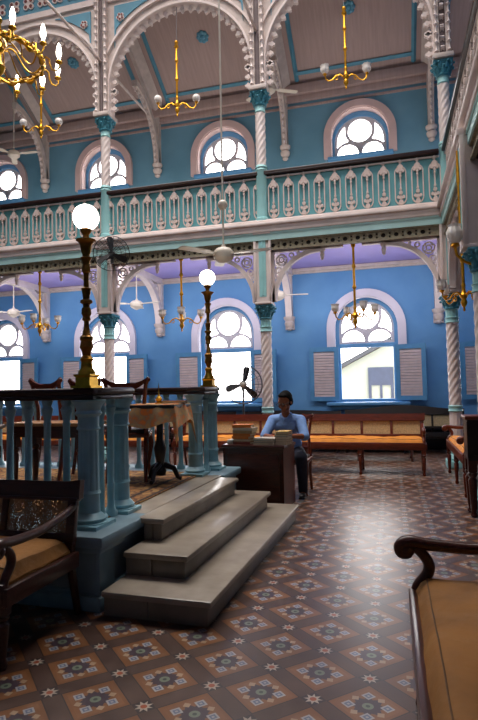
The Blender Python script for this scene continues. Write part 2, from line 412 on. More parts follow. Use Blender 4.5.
# ------------------------------------------------------------------ columns
def spiral_bm(r, z0, z1, n=56, turns=7., depth=.055, b=None):
    b = b or B(); L = z1-z0; st = int(L/.022)
    rf = lambda a, z: 1+depth*math.cos(6*a - turns*2*PI*z)
    b.lathe([(r, z0+L*k/st) for k in range(st+1)], n, None, (0, 0, 0), rf); return b
def capital_bm(z, h, r):
    b = B().lathe([(r*1.05, z), (r*1.25, z+.02), (r*1.08, z+.04), (r*1.1, z+h*.45), (r*1.45, z+h*.75), (r*1.7, z+h*.84)], 20)
    for tier, (zz, rr, k, sz) in enumerate(((z+h*.34, r*1.22, 8, .055), (z+h*.62, r*1.45, 8, .05))):
        for q in range(k):
            a = 2*PI*q/k + tier*PI/8
            M = Matrix.Rotation(a, 4, 'Z') @ Matrix.Translation((rr, 0, zz)) @ Matrix.Rotation(.35, 4, 'Y')
            b.sph((0, 0, 0), sz, 6, (.35, .6, 1.2), M)
            b.sph((.025, 0, sz*1.1), .02, 5, (1, 1, 1), M)
    for q in range(4):
        a = PI/4+q*PI/2
        b.sph((r*1.75*math.cos(a), r*1.75*math.sin(a), z+h*.8), .033, 6)
    b.box((0, 0, z+h*.93), (r*3.1, r*3.1, h*.13), bev=.008)
    return b
COLS = {}
def column(x, y, label, rz=0, upoff=-.09):
    c = empty('spiral_column', (x, y, 0), rz, label, 'column', None, 'thing')
    B().box((0, 0, .06), (.34, .34, .12), bev=.01).lathe([(.15, .12), (.16, .15), (.14, .19), (.115, .22), (.12, .25), (.1, .28)], 24).build('base', TURQ, c)
    b = B().lathe([(.098, .28), (.094, .9)], 24, rf=lambda a, z: 1+.05*math.cos(12*a)); b.build('fluted_shaft', CREAM, c)
    for z in (.9, 2.34): B().lathe([(.1, z), (.115, z+.01), (.105, z+.03), (.105, z+.07), (.115, z+.09), (.1, z+.1)], 24).build('collar', TURQ, c)
    spiral_bm(.094, 1.0, 2.34).build('twisted_shaft', CREAM, c)
    B().lathe([(.095, 2.44), (.095, 2.58)], 24, rf=lambda a, z: 1+.04*math.cos(12*a)).build('neck', TURQ, c)
    capital_bm(2.56, .26, .1).build('capital', TURQD, c)
    p = B().b2((-.15, -.20, 2.82), (.15, .15, 2.86), bev=.008).b2((-.135, -.17, 2.86), (.135, .12, 4.1)).b2((-.16, -.22, 4.06), (.16, .1, 4.14), bev=.01)
    for s in (-1, 1): p.b2((s*.135-.022, -.195, 2.86), (s*.135+.022, -.14, 4.1), bev=.005)
    p.b2((-.135, -.195, 2.86), (.135, -.14, 2.93)).b2((-.135, -.195, 4.0), (.135, -.14, 4.1))
    p.build('pier', CREAM, c)
    B().b2((-.062, -.185, 2.95), (.062, -.16, 3.98)).b2((-.012, -.195, 2.98), (.012, -.16, 3.95)).build('pier_panel', TURQ, c)
    # upper storey
    up = lambda b, n, m: setattr(b.build(n, m, c), 'location', (0, upoff, 0))
    up(B().lathe([(.125, 4.30), (.125, 4.36), (.098, 4.38), (.098, 5.22), (.11, 5.24), (.1, 5.27), (.115, 5.29), (.1, 5.33)], 20), 'upper_base', TURQ)
    up(spiral_bm(.088, 5.33, 6.3), 'upper_twisted_shaft', CREAM)
    up(B().lathe([(.09, 6.3), (.1, 6.32), (.09, 6.34), (.092, 6.44)], 24), 'upper_neck', TURQ)
    up(capital_bm(6.42, .25, .1), 'upper_capital', TURQD)
    u = B().b2((-.16, -.2, 6.67), (.16, .2, 6.75), bev=.01)
    u.b2((-.12, -.10, 6.75), (.12, .16, 9.6)).b2((-.12, -.17, 6.75), (-.05, -.10, 9.6)).b2((.05, -.17, 6.75), (.12, -.10, 9.6))
    up(u, 'upper_pier', CREAM2)
    up(B().b2((-.05, -.12, 6.75), (.05, -.101, 9.6)).b2((-.012, -.135, 6.75), (.012, -.101, 9.6)), 'pier_groove_shade', GROOVE_SHADE)
    for sx in (-1, 1):
        pts = [(sx*.1, -.18, 6.78+q*.0388) for q in range(70)]
        up(B().tube(pts, [.012+.026*max(0, math.cos(q*PI/2)) for q in range(70)], 8), 'beaded_trim', CREAM)
    return c
GROOVE_SHADE = mat('pier groove shade', (120, 104, 104), .6)  # shadowed side of the pier put in as darker grey-brown paint
column(CX[1], YC, 'twisted column beside the big candle chandelier, outermost of the back row')
column(CX[2], YC, 'twisted column behind the near globe lamp, black wall fan on its pier')
column(CX[3], YC, 'twisted column behind the seated man between the two open windows')
column(CX[4], YC, 'twisted column at the balcony corner behind the orange side bench')
column(1.0, 6.42, 'column at the picture edge with turquoise capital and glass sconce', -PI/2, .14)

# transverse brackets & corbels at the wall, each its own thing
def quarter_plate(b, M, x0, z0, x1, z1, th, d, n=14, flip=False):
    """band along a quarter ellipse from (x0,z0) vertical up to (x1,z1) horizontal"""
    a, h = x1-x0, z1-z0
    out = [(x1-a*math.cos(PI/2*i/n), z0+h*math.sin(PI/2*i/n)) for i in range(n+1)]
    sgn = 1 if a > 0 else -1
    inn = [(x1-(a-sgn*th)*math.cos(PI/2*i/n), z0+(h-th)*math.sin(PI/2*i/n)) for i in range(n+1)]
    b.plate([out+inn[::-1]], d, M); return b
ORD = {1: 'behind the cantilevered chandelier bay', 2: 'to the window beside the near globe lamp', 3: 'behind the seated man', 4: 'behind the corner column'}
for i in (1, 2, 3, 4):
    x = CX[i]; w = ['', 'nearest the picture edge beside the small fan', 'between the second and third window', 'between the two windows behind the seated man', 'behind the corner column'][i]
    c = empty('wall_bracket', (x, YW, 2.6), 0, 'white curved bracket under the balcony, ' + w, 'bracket')
    B().lathe([(.04, 0), (.07, .03), (.06, .06), (.10, .1), (.11, .17), (.09, .2), (.13, .26), (.13, .3)], 12, T(0, -.1, 0)).b2((-.1, -.06, .02), (.1, 0, .3)).build('corbel', CREAM2, c)
    R = Matrix.Rotation(-PI/2, 4, 'Z')     # local x -> world -y
    b = quarter_plate(B(), R, .05, .3, 1.15, 1.36, .13, .14)
    b.b2((-.07, -.12, .3), (.07, 0, 1.36)).b2((-.09, -2.3, 1.24), (.09, 0, 1.39))
    quarter_plate(b, R, 2.35, .45, 1.25, 1.36, .1, .1)
    b.build('curved_arm', CREAM, c)
    B().plate([circ(.32, 1.08, .15, 16), circ(.32, 1.08, .105, 16)], .06, R).build('ring_ornament', CREAM, c)
    c = empty('gallery_bracket', (x, YW, 6.45), 0, 'scalloped cream bracket on the gallery wall, ' + w.replace('under', 'above').replace('small fan', 'upper ceiling fan').replace('behind the seated man', 'above the seated man'), 'bracket')
    B().lathe([(.04, 0), (.07, .03), (.06, .07), (.10, .12), (.11, .18), (.08, .22), (.12, .28), (.12, .32)], 12, T(0, -.1, 0)).build('corbel', CREAM2, c)
    b = quarter_plate(B(), R, .05, .32, 1.3, 1.75, .14, .12)
    b.b2((-.06, -.12, .32), (.06, 0, 1.7)).build('curved_arm', CREAM2, c)
    l = B()
    for q in range(14):
        a = PI/2*(q+.5)/14
        px, pz = 1.3-(1.25-.17)*math.cos(a), .32+(1.43-.17)*math.sin(a)
        l.sph((0, -px, pz), .045, 6, (.7, 1, 1)); l.sph((0, -px-.02, pz-.055), .026, 5, (.7, 1, 1))
    l.build('lace_trim', CREAM, c)

# spandrel brackets of the lower arcade
def arcade_bracket(x, y, sgn, label, rz=0):
    c = empty('arcade_bracket', (x, y, 2.85), rz, label, 'bracket')
    b = quarter_plate(B(), None, sgn*.14, .02, sgn*1.02, .93, .075, .10)
    b.b2((min(sgn*.13, sgn*.19), -.05, .02), (max(sgn*.13, sgn*.19), .05, .95)).b2((min(sgn*.13, sgn*1.4), -.05, .90), (max(sgn*.13, sgn*1.4), .05, .96))
    b.build('curved_arm', CREAM, c)
    f = B()
    for (cx, cz, r) in ((.32, .76, .105), (.32, .76, .055), (.26, .58, .06), (.5, .83, .05), (.235, .45, .035), (.62, .865, .03)):
        f.plate([circ(sgn*cx, cz, r, 14), circ(sgn*cx, cz, r-.022, 14)], .03)
    for q in range(4): f.sph((sgn*.32+.08*math.cos(q*PI/2+.78), 0, .76+.08*math.sin(q*PI/2+.78)), .022, 5)
    f.build('filigree', CREAM, c)
    B().lathe([(.01, .70), (.035, .73), (.03, .76), (.045, .8), (.03, .83), (.055, .87), (.055, .91)], 10, T(sgn*1.04, 0, 0)).build('pendant_drop', CREAM, c)
    return c
nm = {1: 'outermost column', 2: 'column with the black wall fan', 3: 'column behind the seated man', 4: 'corner column'}
for i in (1, 2, 3, 4):
    for s in (-1, 1):
        if i == 4 and s == 1: continue
        if i == 1 and s == -1: continue
        side = ('on the side towards the entrance' if s < 0 else 'on the side towards the corner')
        arcade_bracket(CX[i], YC-.03, s, f'filigree arch bracket of the {nm[i]}, ' + ('away from' if s < 0 else 'towards') + ' the balcony corner', 0)
arcade_bracket(1.0, YC-.1, -1, 'cream filigree arch bracket of the side balcony, on the corner column', PI/2)
arcade_bracket(1.0, 6.42, 1, 'cream filigree arch bracket of the side balcony, on the picture edge column', PI/2)

# ------------------------------------------------------------------ balconies
def baluster_bm():
    b = B(); w, z0 = .1, .02
    o = circ(0, .50, w, 12, 0, PI, True) + circ(0, z0+w, w, 12, PI, 2*PI, True)
    i = circ(0, .50, w-.018, 12, 0, PI, True) + circ(0, z0+w, w-.018, 12, PI, 2*PI, True)
    b.plate([o, i], .03)
    b.b2((-.011, -.012, z0+.03), (.012, .012, .7))
    for x, z, r in ((0, .565, .04), (-.045, .53, .026), (.045, .53, .026), (0, .5, .022), (0, .455, .018), (0, .2, .032), (-.042, .135, .026), (.042, .135, .026), (0, .12, .03), (0, .055, .04), (0, .26, .02)):
        b.plate([circ(x, z, r, 8)], .044)
    b.plate([[(-.05, .6), (0, .64), (.05, .6), (0, .57)]], .035)
    b.b2((-.028, -.015, .655), (.028, .015, .675))
    return b
def balcony(name, x0, x1, loc, rz, label, nbal, first, step):
    """local x along the front, local -y faces the nave"""
    g = empty(name, loc, rz, label, 'balcony')
    B().b2((x0, -.235, 4.09), (x1, .1, 4.15), bev=.012).b2((x0, -.225, 4.15), (x1, .1, 4.20)).b2((x0, -.28, 4.20), (x1, .1, 4.26), bev=.015).b2((x0, -.22, 4.26), (x1, .1, 4.31), bev=.012).b2((x0, -.18, 4.31), (x1, .1, 4.33)).build('moulded_ledge', CREAM, g)
    B().b2((x0, -.2, 3.95), (x1, .1, 4.09)).b2((x0, -.215, 4.06), (x1, .1, 4.09)).build('fascia_band', TURQL, g)
    n = int((x1-x0)/.21); holes = []
    for q in range(n):
        xx = x0+.1+q*.21
        holes += [circ(xx, 3.86, .04, 8), circ(xx+.105, 3.89, .02, 6), circ(xx+.105, 3.83, .02, 6)]
    f = B().plate([[(x0, 3.79), (x1, 3.79), (x1, 3.95), (x0, 3.95)]]+holes, .03, None, -.15)
    f.b2((x0, -.18, 3.925), (x1, -.13, 3.95)).b2((x0, -.18, 3.77), (x1, -.13, 3.80)); f.build('fretted_frieze', FRIEZE, g, smooth=False)
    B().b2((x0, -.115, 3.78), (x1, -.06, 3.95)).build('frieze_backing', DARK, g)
    B().b2((x0, -.06, 4.32), (x1, -.02, 5.16)).build('backing_board', TURQB, g)
    B().b2((x0, -.17, 5.14), (x1, .06, 5.22), bev=.02).build('handrail', RAILW, g)
    B().b2((x0, -.125, 5.095), (x1, -.085, 5.115)).build('upper_rod', CREAM, g)
    B().b2((x0, .1, 4.1), (x1, 2.45, 4.22)).build('gallery_deck', RAILW, g)
    first_b = None
    for q in range(nbal):
        xx = first + q*step
        if first_b is None:
            first_b = baluster_bm().build('baluster', BALC, g, smooth=False); first_b.location = (xx, -.105, 4.335); first_b.scale = (.98, 1, 1.13)
        else:
            o = first_b.copy(); COL.objects.link(o); o.parent = g; o.location = (xx, -.105, 4.335)
    return g
gb = balcony('balcony', XL, .89, (0, YC, 0), 0, 'long turquoise and cream balcony with lyre balusters across the back of the hall', 35, -8.42, .2715)
gs = balcony('balcony', -YC+.18, 0, (1.09, 0, 0), -PI/2, 'side balcony meeting the long balcony at the corner, seen from below', 18, -9.05, .2715)
# ------------------------------------------------------------------ upper arches
def rosette_on(par, name, fx, fz, n, d, r, y):
    b = B()
    for q in range(n): b.plate([circ(fx+d*math.cos(q*2*PI/n+.78), fz+d*math.sin(q*2*PI/n+.78), r, 10)], .03, None, y)
    b.plate([circ(fx, fz, d*.7, 10)], .03, None, y-.001)
    nf = len(b.bm.faces)
    for q in range(n): b.plate([circ(fx+d*math.cos(q*2*PI/n+.78), fz+d*math.sin(q*2*PI/n+.78), r*.55, 8)], .02, None, y-.012)
    b.bm.faces.ensure_lookup_table()
    for f in b.bm.faces[nf:]: f.material_index = 1
    o = b.build(name, CREAM, par, smooth=False); o.data.materials.append(RED); return o
def upper_arch(L, loc, rz, label):
    """local x from 0 to L between column centres, faces -y"""
    c = empty('scalloped_arch', loc, rz, label, 'arch')
    cx = L/2; hw = L/2-.12; zs = 7.22; zt = 9.85
    outer = [(.08, 6.75), (cx-hw, 6.75)] + circ(cx, zs, hw, 28, PI, 0, True) + [(cx+hw, 6.75), (L-.08, 6.75), (L-.08, zt), (.08, zt)]
    B().plate([outer], .16).build('arch_wall', CREAM2, c, smooth=False)
    # raised ring
    b = B(); b.plate([[(cx-hw-.02, 6.75), (cx-hw+.02, 6.75)]+circ(cx, zs, hw-.02, 28, PI, 0, True)+[(cx+hw-.02, 6.75), (cx+hw+.02, 6.75)]+circ(cx, zs, hw+.02, 28, 0, PI, True)], .24)
    b.plate([circ(cx, zs, hw+.2, 28, PI*.12, PI*.88, True)+circ(cx, zs, hw+.16, 28, PI*.88, PI*.12, True)], .05, None, -.13)
    b.b2((.12, -.12, 8.98), (L-.12, -.07, 9.1)).b2((.12, -.12, 9.55), (L-.12, -.07, 9.65))
    b.build('arch_ring', CREAM, c, smooth=False)
    # lace under the intrados
    l = B(); pts = []
    z = 6.86
    while z < zs: pts.append((cx-hw, z, 0)); pts.append((cx+hw, z, PI)); z += .165
    n = 25
    for q in range(n+1):
        a = PI*q/n
        pts.append((cx+hw*math.cos(a), zs+hw*math.sin(a), a+PI))
    for x, z, a in pts:
        dx, dz = math.cos(a), math.sin(a); tx, tz = -dz, dx
        lp = []
        for u, v in ((-.01, .05), (.028, .045), (.036, .022), (.06, .028), (.078, .05), (.1, .046), (.108, .026), (.13, .024), (.15, .0), (.13, -.024), (.108, -.026), (.1, -.046), (.078, -.05), (.06, -.028), (.036, -.022), (.028, -.045), (-.01, -.05)):
            lp.append((x+dx*u+tx*v, z+dz*u+tz*v))
        l.plate([lp], .06)
    l.build('lace_trim', CREAM, c, smooth=False)
    # blue spandrel panels with a flower each
    for s in (-1, 1):
        pl = []
        R2 = hw+.3
        for q in range(13):
            a = math.radians(28+q*(74-28)/12)
            pl.append((cx+s*R2*math.cos(a), zs+R2*math.sin(a)))
        xe = cx+s*(L/2-.26)
        pl = [(x, min(z, 8.88)) for x, z in pl]
        tri = [(xe, zs+R2*math.sin(math.radians(28)))] + [p for p in pl if abs(p[0]-cx) <= abs(xe-cx)] + [(xe, 8.88)]
        pn = B().plate([tri], .02, None, -.10).build('spandrel_panel', BLUESTRIP, c, smooth=False)
        fx, fz = cx+s*(L/2-.40), 8.62
        rosette_on(pn, 'flower', fx, fz, 5, .05, .036, -.125)
    fb = B().b2((.2, -.10, 9.1), (L-.2, -.08, 9.55)).build('blue_frieze', BLUESTRIP, c)
    k = int((L-.5)/.34)
    for q in range(k): rosette_on(fb, 'quatrefoil', .42+q*.34, 9.32, 4, .085, .062, -.125)
    return c
al = {0: 'scalloped cream arch furthest from the corner behind the big chandelier', 1: 'scalloped cream arch partly hidden by the big candle chandelier', 2: 'scalloped cream arch over the middle bay of the balcony', 3: 'scalloped cream arch over the balcony bay beside the corner'}
for i in range(1, 4): upper_arch(CX[i+1]-CX[i], (CX[i], YC-.08, 0), 0, al[i])
upper_arch(YC-6.42, (1.0, YC, 0), -PI/2, 'scalloped cream arch over the side balcony')
# iron tie rods crossing the nave at each column
for i, w in ((2, 'meeting the column with the black wall fan'), (3, 'meeting the column behind the seated man')):
    tag(B().tube([(CX[i]-.02, YF+.02, 7.78), (CX[i]-.02, YW-.2, 7.78)], .026, 8).build('tie_rod', CREAM2), 'long painted tie rod high across the hall, ' + w, 'tie rod')

# ------------------------------------------------------------------ chandeliers
def tulip_bm(M, s=1., flute=.10):
    return B().lathe([(.018*s, 0), (.03*s, .01*s), (.05*s, .035*s), (.056*s, .07*s), (.05*s, .095*s), (.062*s, .12*s), (.057*s, .12*s), (.045*s, .095*s), (.05*s, .07*s), (.042*s, .035*s), (.012*s, .012*s)], 20, M, rf=lambda a, z: 1+flute*math.cos(8*a))
def arm_chandelier(name, loc, rodlen, arms, label, rz=0, armlen=.36, tulip=1.15, group=None, globe=False):
    """loc = bottom centre; rod goes up"""
    c = empty(name, loc, rz, label, 'chandelier', group)
    B().lathe([(.004, 0), (.018, .02), (.012, .05), (.03, .08), (.045, .12), (.03, .17), (.05, .2), (.055, .23), (.03, .27), (.022, .33), (.03, .36), (.018, .4)], 14).build('hub', GOLDP, c)
    r = [(.018, .38)]
    z = .38
    while z < rodlen-.1:
        r += [(.021, z+.02), (.021, z+.30), (.033, z+.31), (.037, z+.33), (.033, z+.35)]; z += .36
    r += [(.016, rodlen-.05), (.04, rodlen-.03), (.045, rodlen)]
    B().lathe(r, 12).build('rod', GOLDP, c)
    for k in range(arms):
        a = 2*PI*k/arms
        ca, sa = math.cos(a), math.sin(a)
        P = [(.03, .21), (.10, .26), (.17, .24), (.23, .17), (.30, .15), (.345, .19), (armlen, .26)]
        b = B().tube([(x*ca, x*sa, z) for x, z in P], [.014, .013, .012, .012, .012, .011, .011], 8)
        cur = [(.17+.045*math.cos(t)*(1-t/9), .19+.045*math.sin(t)*(1-t/9)) for t in [q*.6 for q in range(11)]]
        b.tube([(x*ca, x*sa, z) for x, z in cur], .008, 6)
        b.lathe([(.01, -.03), (.035, -.005), (.03, .01)], 10, T(armlen*ca, armlen*sa, .27))
        am = b.build('arm', GOLDP, c)
        if globe: B().sph((armlen*ca, armlen*sa, .345), .075, 12).build('glass_shade', SHADE, am)
        else: tulip_bm(T(armlen*ca, armlen*sa, .275), tulip).build('glass_shade', SHADE, am)
    return c
arm_chandelier('brass_chandelier', (-3.73, YC, 2.42), 1.38, 4, 'gold chandelier hanging under the balcony beside the far globe lamp', .35)
arm_chandelier('brass_chandelier', (-6.8, YC, 2.47), 1.33, 4, 'gold chandelier hanging under the balcony before the outermost window', .3)
arm_chandelier('brass_chandelier', (-.55, YC, 2.33), 1.47, 4, 'gold chandelier in front of the round arched window beside the corner', .45)
arm_chandelier('brass_chandelier', (1.0, 7.95, 2.33), 1.47, 4, 'gold chandelier beside the corner column under the side balcony', .6)
for (x, z, lb) in ((-3.68, 6.44, 'slim gold two-armed chandelier hanging in the middle balcony arch'), (-.57, 6.44, 'slim gold two-armed chandelier hanging in the arch beside the corner'), (-6.62, 6.44, 'slim gold chandelier half hidden behind the candle chandelier')):
    c = arm_chandelier('hanging_lamp', (x, 9.3, z), 1.36, 2, lb, .25, .36, 1.25, None, 'beside the corner' not in lb)
    B().tube([(0, 0, 1.34), (0, .12, 2.3)], .006, 6).build('wire', STEEL, c)

# the big candle chandelier
def candle_chandelier():
    c = empty('candle_chandelier', (-4.93, 6.0, 5.82), .1, 'large brass ring chandelier with lit candle bulbs', 'chandelier')
    n = 96; R = .56
    b = B()
    b.tube([(R*math.cos(2*PI*i/n), R*math.sin(2*PI*i/n), .02*math.cos(12*2*PI*i/n)) for i in range(n)], [.028+.012*math.cos(24*2*PI*i/n) for i in range(n)], 8, True)
    b.tube([(R*math.cos(2*PI*i/n), R*math.sin(2*PI*i/n), .06) for i in range(n)], .012, 6, True)
    for i in range(36): b.sph((R*1.02*math.cos(2*PI*i/36), R*1.02*math.sin(2*PI*i/36), .03), .032, 6)
    b.build('ring', BRASS, c)
    B().lathe([(.01, -.35), (.04, -.3), (.02, -.24), (.07, -.16), (.09, -.1), (.05, -.03), (.04, .08), (.08, .14), (.05, .22), (.03, .5), (.05, .55), (.02, .6)], 16).build('hub', BRASS, c)
    B().tube([(0, 0, .58), (0, 0, 5.2)], .012, 6).build('chain', BRASS, c)
    for k in range(12):
        a = 2*PI*k/12
        sp = B().tube([((.05+.5*t)*math.cos(a+.35*math.sin(t*PI)), (.05+.5*t)*math.sin(a+.35*math.sin(t*PI)), .12+.10*math.sin(t*2*PI)-.1*t) for t in [q/12 for q in range(13)]], .011, 6)
        sp.build('spoke', BRASS, c)
    for k in range(12):
        a = 2*PI*(k+.5)/12; ca, sa = math.cos(a), math.sin(a)
        b = B().tube([(x*ca, x*sa, z) for x, z in ((.56, .02), (.62, .06), (.66, .03), (.67, -.05), (.70, -.12), (.76, -.13), (.80, -.08), (.79, -.03))], [.012]*8, 7)
        b.lathe([(.012, -.02), (.035, -.008), (.05, .006), (.045, .02), (.016, .014), (.016, .05)], 12, T(.79*ca, .79*sa, -.02))
        am = b.build('candle_arm', BRASS, c)
        B().lathe([(.018, .0), (.02, .03), (.034, .06), (.036, .1), (.03, .15), (.018, .2), (.006, .225)], 12, T(.79*ca, .79*sa, .03)).build('bulb', BULB, am)
candle_chandelier()

# glass sconce on the picture edge column
c = empty('glass_sconce', (.98, 6.35, 2.68), 0, 'ribbed glass globe on a gold arm at the picture edge column', 'wall lamp')
B().tube([(0, 0, 0), (-.08, .01, -.03), (-.16, 0, .0), (-.235, 0, .08), (-.25, 0, .17)], .016, 8).lathe([(.012, -.03), (.05, -.01), (.04, .02)], 12, T(-.25, 0, .19)).build('arm', GOLDP, c)
B().lathe([(.02, 0), (.06, .03), (.085, .09), (.085, .14), (.06, .19), (.07, .215), (.05, .21), (.02, .02)], 24, T(-.25, 0, .2), rf=lambda a, z: 1+.05*math.cos(12*a)).build('glass_shade', SHADE, c)
B().lathe([(.012, 0), (.012, .5), (.02, .55), (.01, .9)], 10, T(-.19, .02, .35)).build('stem', GOLDP, c)

# ------------------------------------------------------------------ fans
def ceiling_fan(loc, drop, label, rz, ball=None, R=.6, mr=.14, tilt=0):
    c = empty('ceiling_fan', loc, rz, label, 'fan')
    B().lathe([(.01, -.10*mr/.115), (mr*.6, -.09), (mr*.95, -.05), (mr, 0), (mr*.98, .03), (mr*.7, .07), (.03, .09), (.02, .12)], 20).build('motor', FANW, c)
    r = B().tube([(0, 0, .1), (0, 0, drop)], .012, 8)
    if ball: r.sph((0, 0, ball), .062, 12)
    else: r.lathe([(.02, drop-.1), (.055, drop-.06), (.06, drop)], 12)
    r.build('rod', FANW, c)
    for k in range(3):
        a = 2*PI*k/3
        M = Matrix.Rotation(a, 4, 'Z')
        b = B(); M2 = M @ Matrix.Translation((.12, 0, .0)) @ Matrix.Rotation(.06, 4, 'X')
        sec = [(0, .03), (.08, .035), (.13, .065), (R-.16, .06), (R-.125, .045), (R-.12, 0)]
        o = [(x, w) for x, w in sec] + [(x, -w) for x, w in sec[::-1] if w]
        b.plate([o], .012, M2 @ Matrix.Rotation(-PI/2, 4, 'X')); b.build('blade', FANW, c, smooth=False)
    return c
ceiling_fan((-1.9, 6.25, 2.97), 5.5, 'cream ceiling fan on a long rod above the desk', -.12, .61, R=.62, mr=.125)
ceiling_fan((CX[2], 10.7, 3.2), .72, 'cream fan under the balcony beside the near globe lamp chandelier', -.25)
ceiling_fan((CX[3], 10.7, 3.2), .72, 'cream fan under the balcony behind the column of the seated man', .2)
ceiling_fan((CX[1], 10.7, 3.2), .72, 'cream fan under the balcony before the outermost window', -.25)
ceiling_fan((CX[1], 10.7, 6.95), 2.0, 'cream fan above the balcony beside the candle chandelier', .1)
ceiling_fan((CX[3]-.02, 10.3, 7.25), 1.9, 'cream fan above the balcony behind the arch lace', .5)

def cage(b, R, d, n=22, rad=.0035):
    for s in (-1, 1):
        for q in range(n):
            a = 2*PI*q/n; ca, sa = math.cos(a), math.sin(a)
            b.tube([(r*ca, s*dd, r*sa) for r, dd in ((.04, d), (R*.5, d*.92), (R*.85, d*.6), (R, 0))], rad, 4)
        for rr, dd in ((.06, d), (R*.55, d*.9), (R*.8, d*.66)):
            b.tube([(rr*math.cos(2*PI*q/28), s*dd, rr*math.sin(2*PI*q/28)) for q in range(28)], rad, 4, True)
    b.tube([(R*math.cos(2*PI*q/32), 0, R*math.sin(2*PI*q/32)) for q in range(32)], rad*2.2, 5, True)
    return b
def blades(parent, R, m, a0=.3, n=3):
    for k in range(n):
        M = Matrix.Rotation(a0+2*PI*k/n, 4, 'Y') @ Matrix.Translation((.03, 0, 0)) @ Matrix.Rotation(.45, 4, 'X')
        o = [(0, -.02), (.1, -.06), (R*.75, -.075), (R*.86, -.04), (R*.86, .03), (R*.7, .06), (.1, .035), (0, .02)]
        B().plate([o], .006, M).build('blade', m, parent, smooth=False)
c = empty('wall_fan', (CX[2]+.31, YC-.46, 3.90), .42, 'black caged wall fan mounted on the pier behind the near globe lamp', 'fan')
cage(B(), .33, .09).build('cage', WIRE, c); blades(c, .33, FANK, .4)
B().lathe([(.02, 0), (.055, .01), (.06, .1), (.045, .16), (.02, .17)], 14, Matrix.Translation((0, .01, 0)) @ Matrix.Rotation(-PI/2, 4, 'X')).b2((-.03, .12, -.16), (.03, .17, .02)).tube([(0, .15, -.02), (-.1, .26, -.05), (-.25, .3, -.05)], .018, 6).build('motor', FANK, c)
c = empty('pedestal_fan', (-2.50, 9.25, 0), .24, 'standing fan with grey wire cage and dark blades before the open window', 'fan')
m0 = empty('fan_head', (0, 0, 1.41)); m0.parent = c
cage(B(), .335, .07, 14, .0055).build('cage', STEEL, m0); blades(m0, .335, FANK, -1.35)
B().lathe([(.02, -.03), (.06, 0), (.07, .02), (.07, .12), (.04, .17)], 14, Matrix.Rotation(-PI/2, 4, 'X')).build('motor', FANW, m0)
B().lathe([(.2, 0), (.2, .03), (.03, .06), (.022, .1), (.018, 1.3), (.03, 1.31), (.03, 1.4)], 16, T(0, .08, 0)).build('stand', STEEL, c)

# ------------------------------------------------------------------ platform and steps
PX, PY0, PY1, PZ = -1.70, 3.0, 5.92, .466
p = empty('raised_platform', (PX-.04, PY0+.02, 0), -.018, 'grey blue painted prayer platform with panelled base in the middle of the hall', 'platform')
PL = -6.2
b = B().b2((PL-PX, .04, 0), (0-.04, PY1-PY0-.04, PZ-.06))
b.build('panelled_base', PLIGHT, p)
b = B().b2((PL-PX, .0, 0), (0, PY1-PY0, .09), bev=.01).b2((PL-PX, .015, .09), (-.015, PY1-PY0-.015, .12), bev=.008)
for x in (-.04-.09, -1.2, -2.4, -3.6): b.b2((x-.09, .015, .1), (x+.09, .1, PZ-.05), bev=.005)
for y in (.11, PY1-PY0-.11): b.b2((-.1, y-.09, .1), (-.015, y+.09, PZ-.05), bev=.005)
b.build('plinth_frame', PBLUE, p)
b = B().b2((PL-PX, -.035, PZ-.075), (.035, .62, PZ), bev=.018).b2((PL-PX, -.01, PZ-.11), (.01, .3, PZ-.07), bev=.01)
b.b2((PL-PX, PY1-PY0-.58, PZ-.075), (.035, PY1-PY0+.035, PZ), bev=.018)
b.build('top_moulding', PBLUE, p)
B().b2((PL-PX, .62, PZ-.06), (-.0, PY1-PY0-.58, PZ-.004)).build('platform_deck', MARBLE, p)
# carpet
def carpet_material():
    m = mat('patterned carpet', (110, 76, 42), .95, var=.3, scale=7, bump=.4, bscale=120)
    nt = m.node_tree; pr = nt.nodes['Principled BSDF']
    tc = nt.nodes.new('ShaderNodeTexCoord'); v = nt.nodes.new('ShaderNodeTexVoronoi'); v.inputs['Scale'].default_value = 7
    nt.links.new(tc.outputs['Object'], v.inputs['Vector'])
    r = nt.nodes.new('ShaderNodeValToRGB'); e = r.color_ramp
    e.interpolation = 'CONSTANT'
    e.elements[0].color = (*lin((60, 36, 24)), 1); e.elements[1].position = .22; e.elements[1].color = (*lin((140, 96, 50)), 1)
    x = e.elements.new(.45); x.color = (*lin((92, 58, 38)), 1); x = e.elements.new(.6); x.color = (*lin((150, 112, 62)), 1); x = e.elements.new(.8); x.color = (*lin((84, 60, 52)), 1)
    nt.links.new(v.outputs['Distance'], r.inputs[0])
    nt.links.new(r.outputs[0], pr.inputs['Base Color']); return m
CARP = carpet_material()
CARPB = mat('carpet border', (52, 36, 26), .95, var=.2, scale=30)
c = empty('carpet', (-3.9, 4.45, PZ), 0, 'worn patterned orange brown carpet covering the platform top', 'carpet')
B().b2((-2.0, -1.0, .0), (1.98, 1.02, .008)).build('carpet_pile', CARP, c)
b = B()
for q in range(2): b.b2((1.80+q*.14, -1.0, .006), (1.83+q*.14, 1.02, .0105)); b.b2((-2, -.9+q*.07, .006), (1.9, -.87+q*.07, .0105))
b.build('border_stripe', CARPB, c)
# steps
s = empty('marble_steps', (PX-.012, 4.3, 0), -.027, 'three pale grey marble steps leading up to the platform', 'steps')
for x1, ya, yb, zt in ((-.96, 2.97, 5.60, .155), (-1.21, 3.24, 5.42, .31), (-1.49, 3.50, 5.24, .466)):
    xm = .02+(x1-PX)*.42
    for xa, xb in ((.04, xm-.002), (xm+.002, x1-PX-.035)):
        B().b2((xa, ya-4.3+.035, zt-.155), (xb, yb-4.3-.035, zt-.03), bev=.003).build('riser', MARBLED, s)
    B().b2((0.036 if zt < .4 else -.0, ya-4.3, zt-.04), (x1-PX, yb-4.3, zt), bev=.014).build('tread', MARBLE, s)

